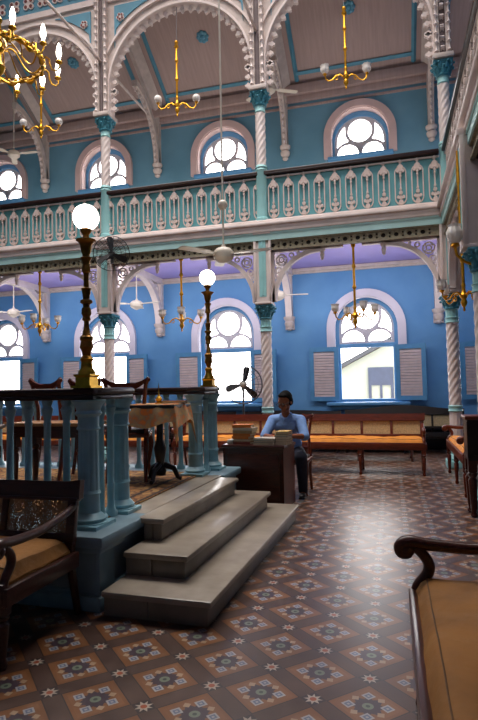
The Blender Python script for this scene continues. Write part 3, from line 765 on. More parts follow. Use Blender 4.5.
# balustrades
def post_bm(r, h, fl=10):
    prof = [(r*1.75, 0), (r*1.75, .03), (r*1.5, .035), (r*1.6, .055), (r*1.3, .075), (r*1.05, .09), (r*1.0, .20), (r*1.12, .215), (r*1.0, .235)]
    b = B().box((0, 0, .012), (r*3.6, r*3.6, .024)).lathe(prof, 24)
    b.lathe([(r*.98, .23), (r*.9, h-.2)], 60, rf=lambda a, z: 1+.085*abs(math.cos(fl*a/2))-.05)
    b.lathe([(r*.95, h-.2), (r*1.12, h-.19), (r*.98, h-.17), (r*1.0, h-.11), (r*1.3, h-.09), (r*1.1, h-.07), (r*1.25, h-.04), (r*1.6, h-.01), (r*1.6, h)], 24)
    return b
def balus_bm(r, h):
    return B().lathe([(r*1.9, 0), (r*1.9, .03), (r*1.3, .05), (r*1.0, .09), (r*1.02, .2), (r*1.15, .21), (r*1.02, .22), (r*.92, h-.17), (r*1.1, h-.16), (r*.9, h-.14), (r*1.2, h-.10), (r*1.6, h-.06), (r*1.1, h-.04), (r*1.5, h-.01), (r*1.5, h)], 16)
HB = .825
def balustrade(label, newels, bals, rails, loc):
    c = empty('balustrade', loc, 0, label, 'railing')
    f = None
    for x, y, r in newels:
        o = post_bm(r, HB).build('newel_post', PBLUE2, c); o.location = (x-loc[0], y-loc[1], 0)
    for x, y in bals:
        if f is None: f = balus_bm(.025, HB).build('baluster', PBLUE2, c); o = f
        else: o = f.copy(); COL.objects.link(o); o.parent = c
        o.location = (x-loc[0], y-loc[1], 0)
    r = B()
    for x0, y0, x1, y1 in rails:
        r.b2((x0-loc[0], y0-loc[1], HB), (x1-loc[0], y1-loc[1], HB+.03), bev=.008)
        r.b2((x0-loc[0]-.012, y0-loc[1]-.012, HB+.03), (x1-loc[0]+.012, y1-loc[1]+.012, HB+.08), bev=.022)
    r.build('handrail', RAILW, c)
    return c
balustrade('pale blue balustrade with dark rail on the near edge of the platform, turning the corner', [(-1.94, 3.23, .07), (-1.94, 3.67, .062)],
           [(-2.10-.1475*k, 3.22) for k in range(16)] + [(-1.94, 3.385), (-1.94, 3.52)], [(PL, 3.17, -1.87, 3.29), (-2.0, 3.2, -1.87, 3.75)], (-1.93, 3.22, PZ))
balustrade('pale blue balustrade with dark rail on the far edge of the platform beside the desk', [(-1.97, 5.33, .066), (-1.92, 5.74, .066)],
           [(-2.11-.17*k, 5.72) for k in range(16)] + [(-1.955, 5.46), (-1.94, 5.60)], [(PL, 5.65, -1.84, 5.79), (-2.03, 5.29, -1.84, 5.78)], (-1.905, 5.72, PZ))

# globe lamps
def globe_lamp(loc, label, ks=1.):
    c = empty('globe_lamp_post', loc, 0, label, 'lamp')
    B().box((0, 0, .008), (.15, .15, .016)).lathe([(.06, .016), (.06, .07), (.07, .08), (.07, .09)], 4, Matrix.Rotation(PI/4, 4, 'Z') @ Matrix.Diagonal((1.25, 1.25, 1, 1))).lathe([(.058, .09), (.055, .11), (.04, .13), (.036, .17), (.045, .19), (.028, .215)], 20).build('base', BRASS, c)
    px = [(520, 20), (515, 24), (505, 24), (498, 16), (470, 10), (448, 9), (442, 16), (430, 13), (420, 18), (402, 17), (395, 12), (385, 13), (378, 23), (370, 21), (366, 12), (350, 14), (332, 17), (327, 19), (322, 10), (280, 9), (270, 10), (264, 16), (250, 15), (240, 13), (228, 14), (218, 19), (213, 21), (208, 13), (200, 14), (190, 18), (165, 22), (155, 28), (150, 36), (146, 36), (144, 22), (138, 12), (128, 11), (116, 20), (108, 22), (104, 18)]
    k = .00672/3.6*ks
    B().lathe([(.04, .2), (.026, .215), (.034, .25), (.045, .27)] + [(r*k, .0+(690-y)*k) for y, r in px], 20).build('stem', BRONZE, c)
    B().sph((0, 0, (690-62)*k), .087, 18).build('globe', GLOBE, c)
    return c
globe_lamp((-1.945, 3.22, PZ+HB+.08), 'tall brass post with glowing white globe on the near platform corner', .98)
globe_lamp((-1.915, 5.66, PZ+HB+.08), 'tall brass post with glowing white globe on the far platform corner', 1.025)

# ------------------------------------------------------------------ benches
PIPE = mat('cushion piping', (92, 60, 24), .8)
DWOOD = mat('very dark brown wood', (66, 32, 24), .3, var=.25, scale=8, stretch=(1.2, 8, 8))
def turned_leg(h, r=.028):
    return B().lathe([(r*.7, 0), (r*.95, .02), (r*.6, .05), (r*.8, .09), (r*1.0, h*.45), (r*1.15, h*.62), (r*.75, h*.66), (r*1.2, h*.7), (r*1.2, h*.73), (r*.8, h*.76)], 12).box((0, 0, h*.88), (r*2.1, r*2.1, h*.25))
def bench(L, label, loc, rz, wood, cush, zs=.54, top=.89, depth=.5, panels=4, nlegs=3, arms=True, cane=None, camel=0., cushion=True, tall_post=False):
    """front faces -y, x centred, origin at floor centre"""
    cane = cane or CANE
    c = empty('cane_bench', loc, rz, label, 'bench')
    d = depth/2; zf = zs-.075
    b = B().b2((-L/2, -d-.006, zf-.09), (L/2, -d+.03, zf+.022), bev=.012).b2((-L/2, d-.035, zf-.09), (L/2, d, zf), bev=.006)
    for sx in (-1, 1): b.b2((sx*L/2-.02, -d, zf-.09), (sx*L/2+.02, d, zf), bev=.006)
    b.b2((-L/2+.01, -d+.03, zf-.03), (L/2-.01, d-.03, zf-.01))
    b.build('seat_frame', wood, c)
    for k in range(nlegs):
        x = -L/2+.03+(L-.06)*k/(nlegs-1)
        o = turned_leg(zf-.05).build('leg', wood, c); o.location = (x, -d+.03, 0)
        rl = B().tube([(x, d+.06, 0), (x, d, .25), (x, d-.02, zf)], [.02, .025, .028], 8).build('leg', wood, c)
    if cushion:
        def f(u, v):
            x = -L/2+.01+u*(L-.02); y = -d+.022+v*(depth-.045)
            e = min(u, 1-u)*L; g = min(v, 1-v)*depth
            return Vector((x, y, zf+.012+.07*min(1, e/.05)**.5*min(1, g/.06)**.5+.006*math.sin(x*9+2*math.sin(y*7))+.004*math.sin(y*17+x*5)+.003*math.sin(x*31+math.sin(y*14)*2)))
        cb = B().grid(int(L*26), 22, f)
        cb.b2((-L/2+.012, -d+.024, zf), (L/2-.012, d-.025, zf+.016))
        cu = cb.build('cushion', cush, c)
        B().tube([f(.02+.96*q/40, .085)+Vector((0, 0, .001)) for q in range(41)], .003, 6).build('piping', PIPE, cu)
    # back, leaning
    lean = Matrix.Translation((0, d-.03, zf)) @ Matrix.Rotation(-.16, 4, 'X')
    H = (top-zf)/math.cos(.16)
    bk = B()
    for k in range(panels+1):
        x = -L/2+.03+(L-.06)*k/panels; w = .028 if k in (0, panels) else .02
        bk.b2((x-w, -.02, 0), (x+w, .02, H-.05), bev=.004, M=lean)
    bk.b2((-L/2, -.022, H*.14), (L/2, .022, H*.26), bev=.004, M=lean)
    n = 24
    tops = [(-L/2-.02+(L+.04)*i/n, H+camel*math.sin(PI*i/n)**2 + (.012 if i in (0, n) else 0)) for i in range(n+1)]
    bk.plate([[(-L/2-.02, H-.10), (L/2+.02, H-.10)] + tops[::-1]], .05, lean)
    bk.b2((-L/2-.01, -.035, H-.115), (L/2+.01, .02, H-.095), bev=.004, M=lean)
    bk.build('back_frame', wood, c)
    for k in range(panels):
        x0 = -L/2+.05+(L-.06)*k/panels; x1 = x0+(L-.06)/panels-.04
        B().b2((x0, -.004, H*.26), (x1, .004, H-.10), M=lean).build('cane_panel', cane, c)
    if arms:
        for sx in (-1, 1):
            x = sx*(L/2-.02)
            P = [(x, d+.03, zf+.27), (x, d-.1, zf+.235), (x, 0, zf+.20), (x, -d+.1, zf+.205), (x, -d-.0, zf+.215), (x, -d-.035, zf+.195), (x, -d-.03, zf+.165), (x, -d-.0, zf+.165), (x, -d-.005, zf+.18)]
            a = B().stube(P, [.02, .022, .024, .026, .028, .026, .024, .02, .016], 10)
            a.sph((x, -d-.008, zf+.182), .034, 10, (.85, 1, 1))
            a.stube([(x, -d+.02, zf-.03), (x, -d+.03, zf+.03), (x, -d+.075, zf+.09), (x, -d+.075, zf+.14), (x, -d+.03, zf+.195)], [.022, .022, .024, .024, .022], 10)
            a.build('arm', wood, c)
    return c
bench(1.9, 'long bench with orange cushion and four cane panels facing the open floor', (-.48, 8.78, 0), -.02, WOODR, CUSHO)
bench(1.9, 'orange cushioned cane bench behind the desk and the books', (-2.62, 8.83, 0), 0, WOODR, CUSHO)
bench(1.9, 'orange cushioned cane bench behind the platform chairs', (-4.78, 8.83, 0), 0, WOODR, CUSHO)
bench(1.9, 'orange cushioned cane bench behind the slanted desk on the platform', (-6.9, 8.83, 0), 0, WOODR, CUSHO)
bench(2.3, 'dark high-backed bench with curved crest against the wall under the corner window', (.22, 11.45, 0), 0, BLACKW, CUSHO, .46, .84, .46, 4, 3, True, CANE, .09, False)
bench(2.1, 'dark bench against the wall between the pedestal fan and the corner window', (-2.1, 11.4, 0), 0, BLACKW, CUSHO, .46, .82, .46, 4, 3, True, CANE, .03, False)
bench(2.1, 'dark bench against the wall behind the pedestal fan', (-4.4, 11.4, 0), 0, BLACKW, CUSHO, .46, .82, .46, 4, 3, True, CANE, .03, False)
bench(1.9, 'dark bench without cushion standing behind the long orange bench', (-.6, 10.35, 0), PI, WOOD, CUSHO, .46, .80, .46, 4, 3, False, CANED, 0, False)
bench(1.95, 'orange cushioned side bench seen end-on beside the corner column', (1.02, 7.95, 0), -PI/2, WOODR, CUSHO, .56, .92, .46, 4, 3)
bench(2.0, 'large ochre cushioned bench with scrolled arm close to the camera', (.34, 1.49, 0), -PI/2, WOOD, CUSH, .54, .95, .58, 4, 3)
bench(1.95, 'dark bench with ochre cushion standing against the platform base', (-2.82, 2.61, 0), 0, DWOOD, CUSH, .47, .80, .64, 4, 3, True, CANED)

# dark reading desk at the picture edge
c = empty('reading_desk', (.98, 6.14, 0), 0, 'tall dark wooden desk on turned legs at the picture edge', 'desk')
B().b2((-.27, -.19, .98), (.27, .15, 1.02), bev=.008).build('desk_top', WOODR, c)
B().b2((-.25, -.17, .57), (.25, .13, .98)).b2((-.255, -.18, .60), (-.2, -.16, .96)).b2((.2, -.18, .60), (.255, -.16, .96)).b2((-.25, -.18, .57), (.25, -.16, .62)).build('cabinet_body', BLACKW, c)
for x in (-.21, .21):
    for y in (-.13, .09):
        o = turned_leg(.60, .04).build('leg', WOOD, c); o.location = (x, y, 0)

# ------------------------------------------------------------------ desk, books, man
DX0, DX1, DY0, DY1, DZ = -1.62, -1.12, 6.02, 6.46, .70
c = empty('office_desk', (-1.40, 6.25, 0), -.10, 'plain dark red-brown desk with books and a man seated behind', 'desk')
DW = .80
x0, x1 = -.47, .25
B().b2((x0-.015, -.26, DZ-.035), (x1+.015, .24, DZ), bev=.006).build('desk_top', WOOD, c)
B().b2((x0, -.24, .02), (x1, -.215, DZ-.035)).b2((x0+.05, -.248, .1), (x1-.05, -.236, DZ-.1), bev=.004).build('front_panel', WOOD, c)
for xx in (x0, x1-.025): B().b2((xx, -.24, 0), (xx+.025, .22, DZ-.035)).build('side_panel', WOODR, c)
bookcol = {'or': (206, 112, 30), 'br': (120, 70, 36), 'wh': (206, 196, 180), 'gr': (120, 128, 110), 'tan': (178, 148, 104), 'rd': (120, 48, 36), 'yl': (208, 168, 92)}
BK = {k: mat('book cover '+k, v, .6, var=.12, scale=12) for k, v in bookcol.items()}
PAGE = mat('page edges', (222, 206, 176), .85, var=.15, scale=60, stretch=(1, 1, 30))
def book(x, y, z, w, d, h, rz, col, label):
    q = Matrix.Rotation(-.10, 4, 'Z') @ Vector((x+1.40, y-6.25, 0))
    c = empty('book', (q.x-1.40, q.y+6.25, z), rz-.10, label, 'book')
    B().b2((-w/2, -d/2, 0), (w/2, d/2, .005)).b2((-w/2, -d/2, h-.005), (w/2, d/2, h)).b2((-w/2, d/2-.006, 0), (w/2, d/2, h), bev=.002).build('cover', BK[col], c)
    B().b2((-w/2+.005, -d/2+.006, .005), (w/2-.005, d/2-.006, h-.005)).build('pages', PAGE, c)
on = ['topmost', 'second from the top', 'third from the top', 'fourth from the top', 'fifth from the top', 'sixth from the top', 'lowest']
z = DZ
st = [(.032, 'rd'), (.028, 'tan'), (.034, 'or'), (.03, 'or'), (.036, 'tan'), (.03, 'wh'), (.036, 'or')]
for k, (h, col) in enumerate(st):
    book(-1.66+random.uniform(-.015, .015), 6.16+random.uniform(-.01, .01), z, .235+random.uniform(-.02, .02), .17, h, random.uniform(-.15, .15)+(0 if k in (1, 5) else PI), col, f'book in the tall stack on the desk, {on[len(st)-1-k]}'); z += h
z = DZ
st = [(.028, 'wh'), (.024, 'gr'), (.026, 'wh')]
for k, (h, col) in enumerate(st):
    book(-1.38+random.uniform(-.01, .01), 6.12, z, .25, .18, h, random.uniform(-.08, .08), col, f'pale flat book in the low pile in the middle of the desk, {["topmost", "between two others", "lowest"][2-k]}'); z += h
z = DZ
st = [(.036, 'wh'), (.03, 'tan'), (.032, 'wh'), (.026, 'gr'), (.03, 'yl')]
for k, (h, col) in enumerate(st):
    book(-1.185+random.uniform(-.008, .008), 6.16, z, .15, .2, h, random.uniform(-.12, .12), col, f'book in the pile at the desk edge beside the man, {on[4-k]}' if k else 'book in the pile at the desk edge beside the man, lowest of all'); z += h
# loose papers to the side of the tall stack
tag(B().b2((-1.855, 6.10, DZ), (-1.79, 6.28, DZ+.05), bev=.004).build('notebook', BK['wh']), 'white notebook lying at the platform end of the desk', 'notebook')

# man's chair
def splat_chair(label, loc, rz, wood, seat=.46, top=.98, name='wooden_chair', w=.44, d=.42):
    c = empty(name, loc, rz, label, 'chair')
    B().b2((-w/2, -d/2, seat-.055), (w/2, d/2, seat-.01), bev=.01).build('seat_frame', wood, c)
    B().box((0, -.01, seat+.005), (w-.05, d-.05, .04), bev=.015).build('seat', BLACKW, c)
    for sx in (-1, 1):
        B().tube([(sx*(w/2-.03), -d/2+.03, seat-.04), (sx*(w/2-.015), -d/2-.0, seat*.7), (sx*(w/2-.04), -d/2+.03, seat*.25), (sx*(w/2-.03), -d/2, 0)], [.028, .027, .018, .022], 10).build('leg', wood, c)
        B().tube([(sx*(w/2-.03), d/2-.03, seat-.03), (sx*(w/2-.035), d/2-.0, seat*.5), (sx*(w/2-.03), d/2+.06, 0)], [.024, .022, .018], 8).build('leg', wood, c)
        B().tube([(sx*(w/2-.03), d/2-.025, seat-.03), (sx*(w/2-.045), d/2+.01, seat+.25), (sx*(w/2-.02), d/2+.06, top-.06), (sx*(w/2-.0), d/2+.075, top-.01)], [.024, .02, .02, .018], 8).build('back_post', wood, c)
    n = 16; o = []
    for i in range(n+1):
        t = -1+2*i/n; o.append((t*(w/2+.0), top-.045*math.cos(t*PI/1.0*.98)**1 if False else top-.055*(1-t*t*1.0)+.014*abs(t)**6))
    lo = [(t, z-.062+.04*abs(t/(w/2))**3) for t, z in o]
    M = Matrix.Translation((0, d/2+.065, 0))
    cr = B().plate([o+lo[::-1]], .032, M)
    for sx in (-1, 1): cr.sph((sx*(w/2+.0), d/2+.065, top-.015), .024, 8)
    cr.build('crest_rail', wood, c)
    sp = [(.05, seat+.02), (.035, seat+.12), (.028, seat+.2), (.05, seat+.3), (.10, top-.08), (.13, top-.045)]
    B().plate([[(x, z) for x, z in sp]+[(-x, z) for x, z in sp[::-1]]], .018, Matrix.Translation((0, d/2+.035, 0))).build('splat', wood, c)
    B().b2((-w/2+.04, d/2-.02, seat+.08), (w/2-.04, d/2+.01, seat+.12), bev=.004).build('back_rung', wood, c)
    return c
splat_chair('wooden chair with red-brown back that the seated man sits on', (-1.24, 6.98, 0), 0, WOODR, .45, .98)

def remesh(b, name, m, parent, vox, smooth=6, fac=.5):
    o = b.build(name, m, None)
    md = o.modifiers.new('r', 'REMESH'); md.mode = 'VOXEL'; md.voxel_size = vox
    s_ = o.modifiers.new('s', 'SMOOTH'); s_.iterations = smooth; s_.factor = fac
    dg = bpy.context.evaluated_depsgraph_get(); me = bpy.data.meshes.new_from_object(o.evaluated_get(dg))
    o.modifiers.clear(); old = o.data; o.data = me; bpy.data.meshes.remove(old)
    for p_ in me.polygons: p_.use_smooth = True
    if parent: o.parent = parent
    return o
def limb(b, pts, rs, n=12, sub=4):
    P = [Vector(p) for p in pts]; out = []; ro = []
    for i in range(len(P)-1):
        for k in range(sub):
            t = k/sub; out.append(P[i].lerp(P[i+1], t)); ro.append(rs[i]+(rs[i+1]-rs[i])*t)
    out.append(P[-1]); ro.append(rs[-1])
    b.tube(out, ro, n)
    for p, r in zip(P, rs): b.sph(p, r*.99, 10)
SKIN = mat('brown skin', (140, 82, 50), .5, var=.1, scale=20)
HAIR = mat('black hair', (9, 8, 8), .8, var=.2, scale=60, spec=.15)
SHIRT = mat('light blue shirt cotton', (128, 164, 220), .8, var=.1, scale=14, bump=.3, bscale=20)
TROUS = mat('dark blue trousers', (34, 38, 56), .85, var=.1, scale=14)
SHOE = mat('black shoe leather', (24, 20, 20), .4)
man = empty('person', (-1.27, 6.85, 0), 0, 'man in light blue shirt and glasses seated reading at the desk', 'person')
MO = Vector((-1.27, 6.85, 0))
def W(x, y, z): return Vector((x, y, z))-MO
b = B()
hc = W(-1.275, 6.70, 1.168)
Rh = Matrix.Translation(hc) @ Matrix.Rotation(-.45, 4, 'Z') @ Matrix.Rotation(.33, 4, 'X')   # turned and bowed towards the desk
b.sph((0, .012, .03), .098, 16, (.80, 1.0, .98), Rh)                # cranium
b.sph((0, -.02, -.045), .074, 14, (.84, .95, 1.1), Rh)              # face
b.sph((0, -.055, -.10), .032, 10, (1.1, .9, .8), Rh)                # chin
b.sph((0, -.098, -.03), .017, 8, (.8, 1.1, 1.0), Rh); b.sph((0, -.09, -.005), .012, 8, (.8, 1, 2), Rh)   # nose
for sx in (-1, 1):
    b.sph((sx*.081, .012, -.015), .026, 8, (.35, .7, 1.1), Rh)      # ears
    b.sph((sx*.036, -.07, -.035), .028, 8, (1, .7, .9), Rh)         # cheeks
    b.sph((sx*.032, -.077, .02), .02, 8, (1.4, .6, .5), Rh)         # brow
b.sph((0, -.083, -.070), .018, 8, (1.3, .5, .35), Rh); b.sph((0, -.081, -.082), .016, 8, (1.2, .5, .4), Rh)   # lips
limb(b, [W(-1.28, 6.77, .98), W(-1.278, 6.735, 1.09)], [.058, .05])
# torso core under the shirt and the limbs in one surface
limb(b, [W(-1.26, 6.92, .52), W(-1.27, 6.88, .70), W(-1.28, 6.82, .88), W(-1.28, 6.79, .96)], [.12, .105, .11, .07])
arms = {-1: ([W(-1.455, 6.80, .93), W(-1.535, 6.66, .745), W(-1.40, 6.44, .755)], W(-1.375, 6.405, .755), Vector((.55, -.75, -.12)).normalized()),
        1: ([W(-1.105, 6.79, .93), W(-1.03, 6.63, .745), W(-1.16, 6.45, .765)], W(-1.185, 6.415, .765), Vector((-.6, -.7, -.12)).normalized())}
for sx, (pts, palm, dr) in arms.items():
    limb(b, [W(-1.28, 6.80, .93)] + pts, [.07, .055, .04, .026])
    up = Vector((0, 0, 1)); side = dr.cross(up).normalized()
    b.sph(palm, .032, 10, (1.0, 1.0, .55))
    limb(b, [pts[-1], palm+dr*.03], [.026, .028])
    for q, ln in enumerate((.062, .072, .068, .052)):
        base = palm+dr*.035+side*(q-1.5)*.0185
        limb(b, [base, base+dr*ln*.55+up*.008, base+dr*ln*.95-up*.016], [.0092, .0088, .0075], 8, 3)
    th = palm - side*(.03)*(1 if sx > 0 else -1)
    limb(b, [th, th-side*.02*(1 if sx > 0 else -1)+dr*.02, th-side*.018*(1 if sx > 0 else -1)+dr*.05-up*.01], [.012, .011, .009], 8, 3)
legs = {-1: [W(-1.34, 6.90, .52), W(-1.40, 6.58, .50), W(-1.40, 6.66, .09)], 1: [W(-1.17, 6.90, .52), W(-1.075, 6.60, .50), W(-1.075, 6.69, .09)]}
for sx, pts in legs.items(): limb(b, pts, [.085, .062, .042])
for sx, pts in legs.items(): limb(b, [pts[-1], pts[-1]+Vector((0, -.03, -.035))], [.04, .035])
body = remesh(b, 'body', SKIN, man, .0075, 3, .4)
b = B()      # shirt
limb(b, [W(-1.26, 6.92, .50), W(-1.27, 6.885, .66), W(-1.28, 6.83, .84), W(-1.28, 6.80, .93)], [.150, .138, .135, .10])
b.sph(W(-1.28, 6.81, .87), .15, 14, (1.18, .75, .85))
b.sph(W(-1.27, 6.88, .65), .15, 14, (1.12, .85, 1.2))
for sx, (pts, palm, dr) in arms.items():
    e = pts[0].lerp(pts[1], .98)
    limb(b, [W(-1.28, 6.80, .94), pts[0], pts[0].lerp(pts[1], .5), e], [.085, .074, .064, .062])
shirt = remesh(b, 'shirt', SHIRT, man, .011, 4, .5)
b = B()
for sx in (-1, 1):
    b.plate([[(0, 0), (sx*.075, .0), (sx*.062, .045), (sx*.03, .055)]], .012, Matrix.Translation(W(-1.278+sx*.012, 6.715, .955)) @ Matrix.Rotation(-sx*.35, 4, 'Y') @ Matrix.Rotation(-.5, 4, 'X'))
b.tube([W(-1.279, 6.775, 1.005)+Vector((.066*math.cos(t), .06*math.sin(t), .012*math.sin(t)-.004)) for t in [PI*-.12+1.24*PI*q/14 for q in range(15)]], .016, 8, False, 1.5)
b.build('collar', SHIRT, shirt)
B().box(W(-1.20, 6.685, .87), (.075, .012, .085), rz=.15).build('shirt_pocket', SHIRT, shirt)
b = B()
limb(b, [W(-1.26, 6.93, .50), W(-1.26, 6.91, .56)], [.155, .145])
for sx, pts in legs.items(): limb(b, [pts[0], pts[1], pts[1].lerp(pts[2], .5), pts[2]], [.10, .078, .066, .06])
remesh(b, 'trousers', TROUS, man, .012, 4, .5)
for sx, pts in legs.items():
    f = pts[2]+Vector((0, 0, -.09)); b = B()
    b.sph(f+Vector((0, -.07, .035)), .05, 12, (.85, 1.9, .7)); b.sph(f+Vector((0, .0, .05)), .047, 12, (.85, 1.0, 1.0)); b.b2(f+Vector((-.04, -.15, 0)), f+Vector((.04, .05, .018)), bev=.006)
    remesh(b, 'shoe', SHOE, man, .009, 3)
b = B()      # hair: cap over the skull, short sides
b.sph((0, .026, .042), .1, 16, (.83, .98, .96), Rh)
for sx in (-1, 1): b.sph((sx*.062, .03, .0), .045, 10, (.62, 1.1, 1.3), Rh)
b.sph((0, .07, -.01), .062, 10, (1.1, .8, 1.2), Rh)
b.sph((.012, -.045, .098), .042, 10, (1.5, .9, .55), Rh)
hair = remesh(b, 'hair', HAIR, man, .009, 3)
b = B()
for sx in (-1, 1): b.tube([Rh @ Vector((sx*.034+.026*math.cos(t), -.104, -.004+.019*math.sin(t))) for t in [2*PI*q/16 for q in range(16)]], .0028, 5, True); b.tube([Rh @ Vector((sx*.06, -.102, 0)), Rh @ Vector((sx*.082, 0, .0))], .0025, 5)
b.tube([Rh @ Vector((-.01, -.105, 0)), Rh @ Vector((.01, -.105, 0))], .003, 5)
b.build('glasses', FANK, man)
EYE = mat('eye white', (200, 190, 180), .3)
for sx in (-1, 1):
    e = B().sph((sx*.032, -.0865, -.002), .012, 8, (1.2, .6, .7), Rh).build('eye', EYE, man)
    B().sph((sx*.032, -.0935, -.005), .0055, 8, (1, .5, 1), Rh).build('iris', HAIR, e)
# open book the man reads
c = empty('open_book', (-1.27, 6.36, DZ), 0, 'open book lying under the hands of the seated man', 'book')
for sx in (-1, 1): B().grid(6, 2, lambda u, v: Vector((sx*u*.13, -.09+v*.18, .006+.018*math.sin(min(1, u*1.3)*PI*.8)))).b2((min(0, sx*.13), -.09, 0), (max(0, sx*.13), .09, .006)).build('page', PAGE, c)

# ------------------------------------------------------------------ furniture on the platform
splat_chair('curved-back mahogany chair beside the cloth-covered table on the platform', (-2.53, 4.98, PZ+.008), PI+.35, CHAIRW, .47, .99, w=.42)
splat_chair('curved-back mahogany chair standing behind the slanted desk, red-brown', (-3.21, 4.88, PZ+.008), PI-.1, WOODR, .47, 1.0, w=.36)
splat_chair('mahogany chair half hidden by the near globe lamp post', (-3.12, 5.40, PZ+.008), PI, CHAIRW, .47, 1.0, w=.36)
def plain_table(label, loc, sx, sy, h, topmat, wood, slant=0.):
    c = empty('wooden_table', loc, 0, label, 'table')
    M = Matrix.Translation((0, 0, h)) @ Matrix.Rotation(slant, 4, 'X')
    B().b2((-sx/2, -sy/2, -.03), (sx/2, sy/2, 0), bev=.006, M=M).build('table_top', topmat, c)
    B().b2((-sx/2+.04, -sy/2+.04, h-.13-abs(slant)*.2), (sx/2-.04, sy/2-.04, h-.03-abs(slant)*.2)).build('apron', wood, c)
    for a in (-1, 1):
        for q in (-1, 1):
            o = turned_leg(h-.1-abs(slant)*.2, .032).build('leg', wood, c); o.location = (a*(sx/2-.06), q*(sy/2-.06), 0)
    return c
LTOP = mat('pale wood table top', (170, 118, 70), .45, var=.15, scale=7, stretch=(1, 7, 7))
plain_table('low wooden table on the platform behind the near balustrade', (-2.98, 4.42, PZ+.008), .8, .42, .60, LTOP, WOOD)
plain_table('slanted dark reading table on the platform beyond the ochre bench', (-3.7, 3.86, PZ+.008), .9, .4, .56, mat('grey worn table top', (120, 108, 100), .5, var=.15), BLACKW, .22)
# cloth-covered stand
c = empty('pedestal_table', (-2.15, 4.86, PZ+.008), 0, 'small dark pedestal table under a flowered cloth on the platform', 'table')
B().b2((-.24, -.22, .70), (.24, .22, .735), bev=.006).build('table_top', BLACKW, c)
B().lathe([(.05, .06), (.06, .1), (.03, .16), (.05, .24), (.06, .32), (.035, .4), (.03, .6), (.06, .68), (.08, .70)], 14).build('pedestal', BLACKW, c)
for q in range(3):
    a = q*2*PI/3+.5; B().tube([(.03*math.cos(a), .03*math.sin(a), .16), (.13*math.cos(a), .13*math.sin(a), .12), (.17*math.cos(a), .17*math.sin(a), .03), (.2*math.cos(a), .2*math.sin(a), .02)], [.03, .026, .022, .02], 8).build('foot', BLACKW, c)
def cloth_material():
    m = mat('flowered orange cloth', (206, 138, 92), .9, var=.1, scale=6)
    nt = m.node_tree; pr = nt.nodes['Principled BSDF']
    tc = nt.nodes.new('ShaderNodeTexCoord'); v = nt.nodes.new('ShaderNodeTexNoise'); v.inputs['Scale'].default_value = 16; v.inputs['Detail'].default_value = 5
    nt.links.new(tc.outputs['Object'], v.inputs['Vector'])
    r = nt.nodes.new('ShaderNodeValToRGB'); e = r.color_ramp
    e.elements[0].position = .36; e.elements[0].color = (*lin((236, 138, 66)), 1); e.elements[1].position = .64; e.elements[1].color = (*lin((212, 164, 104)), 1)
    x = e.elements.new(.47); x.color = (*lin((206, 142, 96)), 1); x = e.elements.new(.55); x.color = (*lin((186, 160, 122)), 1)
    nt.links.new(v.outputs['Fac'], r.inputs[0]); nt.links.new(r.outputs[0], pr.inputs['Base Color'])
    return m
CLOTH = cloth_material()
def cf(u, v):
    x, y = (u-.5)*.86, (v-.5)*.82
    hx, hy = .235, .21
    ex, ey = max(0, abs(x)-hx), max(0, abs(y)-hy)
    dr = ex+ey
    px = math.copysign(min(abs(x), hx)+ex*.18, x) if True else x
    py = math.copysign(min(abs(y), hy)+ey*.18, y)
    a = math.atan2(y, x)
    wob = .012*math.sin(a*9+1)*min(1, dr/.1)
    return Vector((px+wob*math.cos(a), py+wob*math.sin(a), .742-dr*.96+.03*math.sin(a*5+.6)*min(1, dr/.1)))
cl = B().grid(48, 48, cf).build('tablecloth', CLOTH); cl.location = (-2.15, 4.86, PZ+.008)
tag(cl, 'flowered orange and beige cloth draped over the small pedestal table', 'tablecloth')
c = empty('brass_pointer_stand', (-2.13, 4.80, PZ+.75), 0, 'little brass and red holder with a thin spike on the flowered cloth', 'ornament')
B().lathe([(.035, 0), (.036, .01), (.02, .02), (.03, .035), (.033, .05), (.02, .066), (.012, .075)], 14).build('holder', BRASS, c)
B().lathe([(.012, .07), (.014, .085), (.006, .095), (.004, .17), (.001, .2)], 8).build('spike', BRASS, c)
c = empty('book', (-2.02, 4.90, PZ+.75), .2, 'flat dark covered book on the flowered cloth', 'book')
B().b2((-.12, -.08, 0), (.12, .08, .005)).b2((-.12, -.08, .02), (.12, .08, .025)).b2((-.12, .075, 0), (.12, .08, .025)).build('cover', BK['br'], c)
B().b2((-.115, -.075, .005), (.115, .075, .02)).build('pages', PAGE, c)

# ------------------------------------------------------------------ outside
eb = empty('neighbour_house', (-.4, 20, 0), 0, 'white gabled house with a grey door outside the corner window', 'house')
B().plate([[(-4.2, -.3), (3.6, -.3), (3.6, 2.15), (1.5, 2.95), (-4.2, .6+.2)]], .3).build('wall', EXTW, eb, smooth=False) if False else B().plate([[(-1.9, -.3), (3.8, -.3), (3.8, 2.5), (.9, 3.1), (-1.9, 1.65)]], .3).build('gable_wall', EXTW, eb, smooth=False)
B().plate([[(-2.2, 1.52), (.9, 3.12), (.9, 3.28), (-2.2, 1.68)]], .6).plate([[(.9, 3.12), (4, 2.45), (4, 2.6), (.9, 3.28)]], .6).build('roof', EXTR, eb, smooth=False)
d = B().plate([[(-.36, .2), (.5, .2), (.5, 1.98), (-.36, 1.98)], [(-.26, .5), (.03, .5), (.03, 1.35), (-.26, 1.35)], [(.11, .5), (.4, .5), (.4, 1.35), (.11, 1.35)]], .06, None, -.22).build('door', EXTD, eb, smooth=False)
B().b2((-.26, -.18, .5), (.4, -.16, 1.35)).build('door_pane', EXTW, d)
B().sph((-.35, -.25, 2.75), .1, 10).build('lamp', EXTR, eb)
g = B().b2((-40, YW+.36, -.5), (40, 60, -.3)).build('ground_outside', mat('pale outside ground', (220, 214, 200), .9)); struct(g)

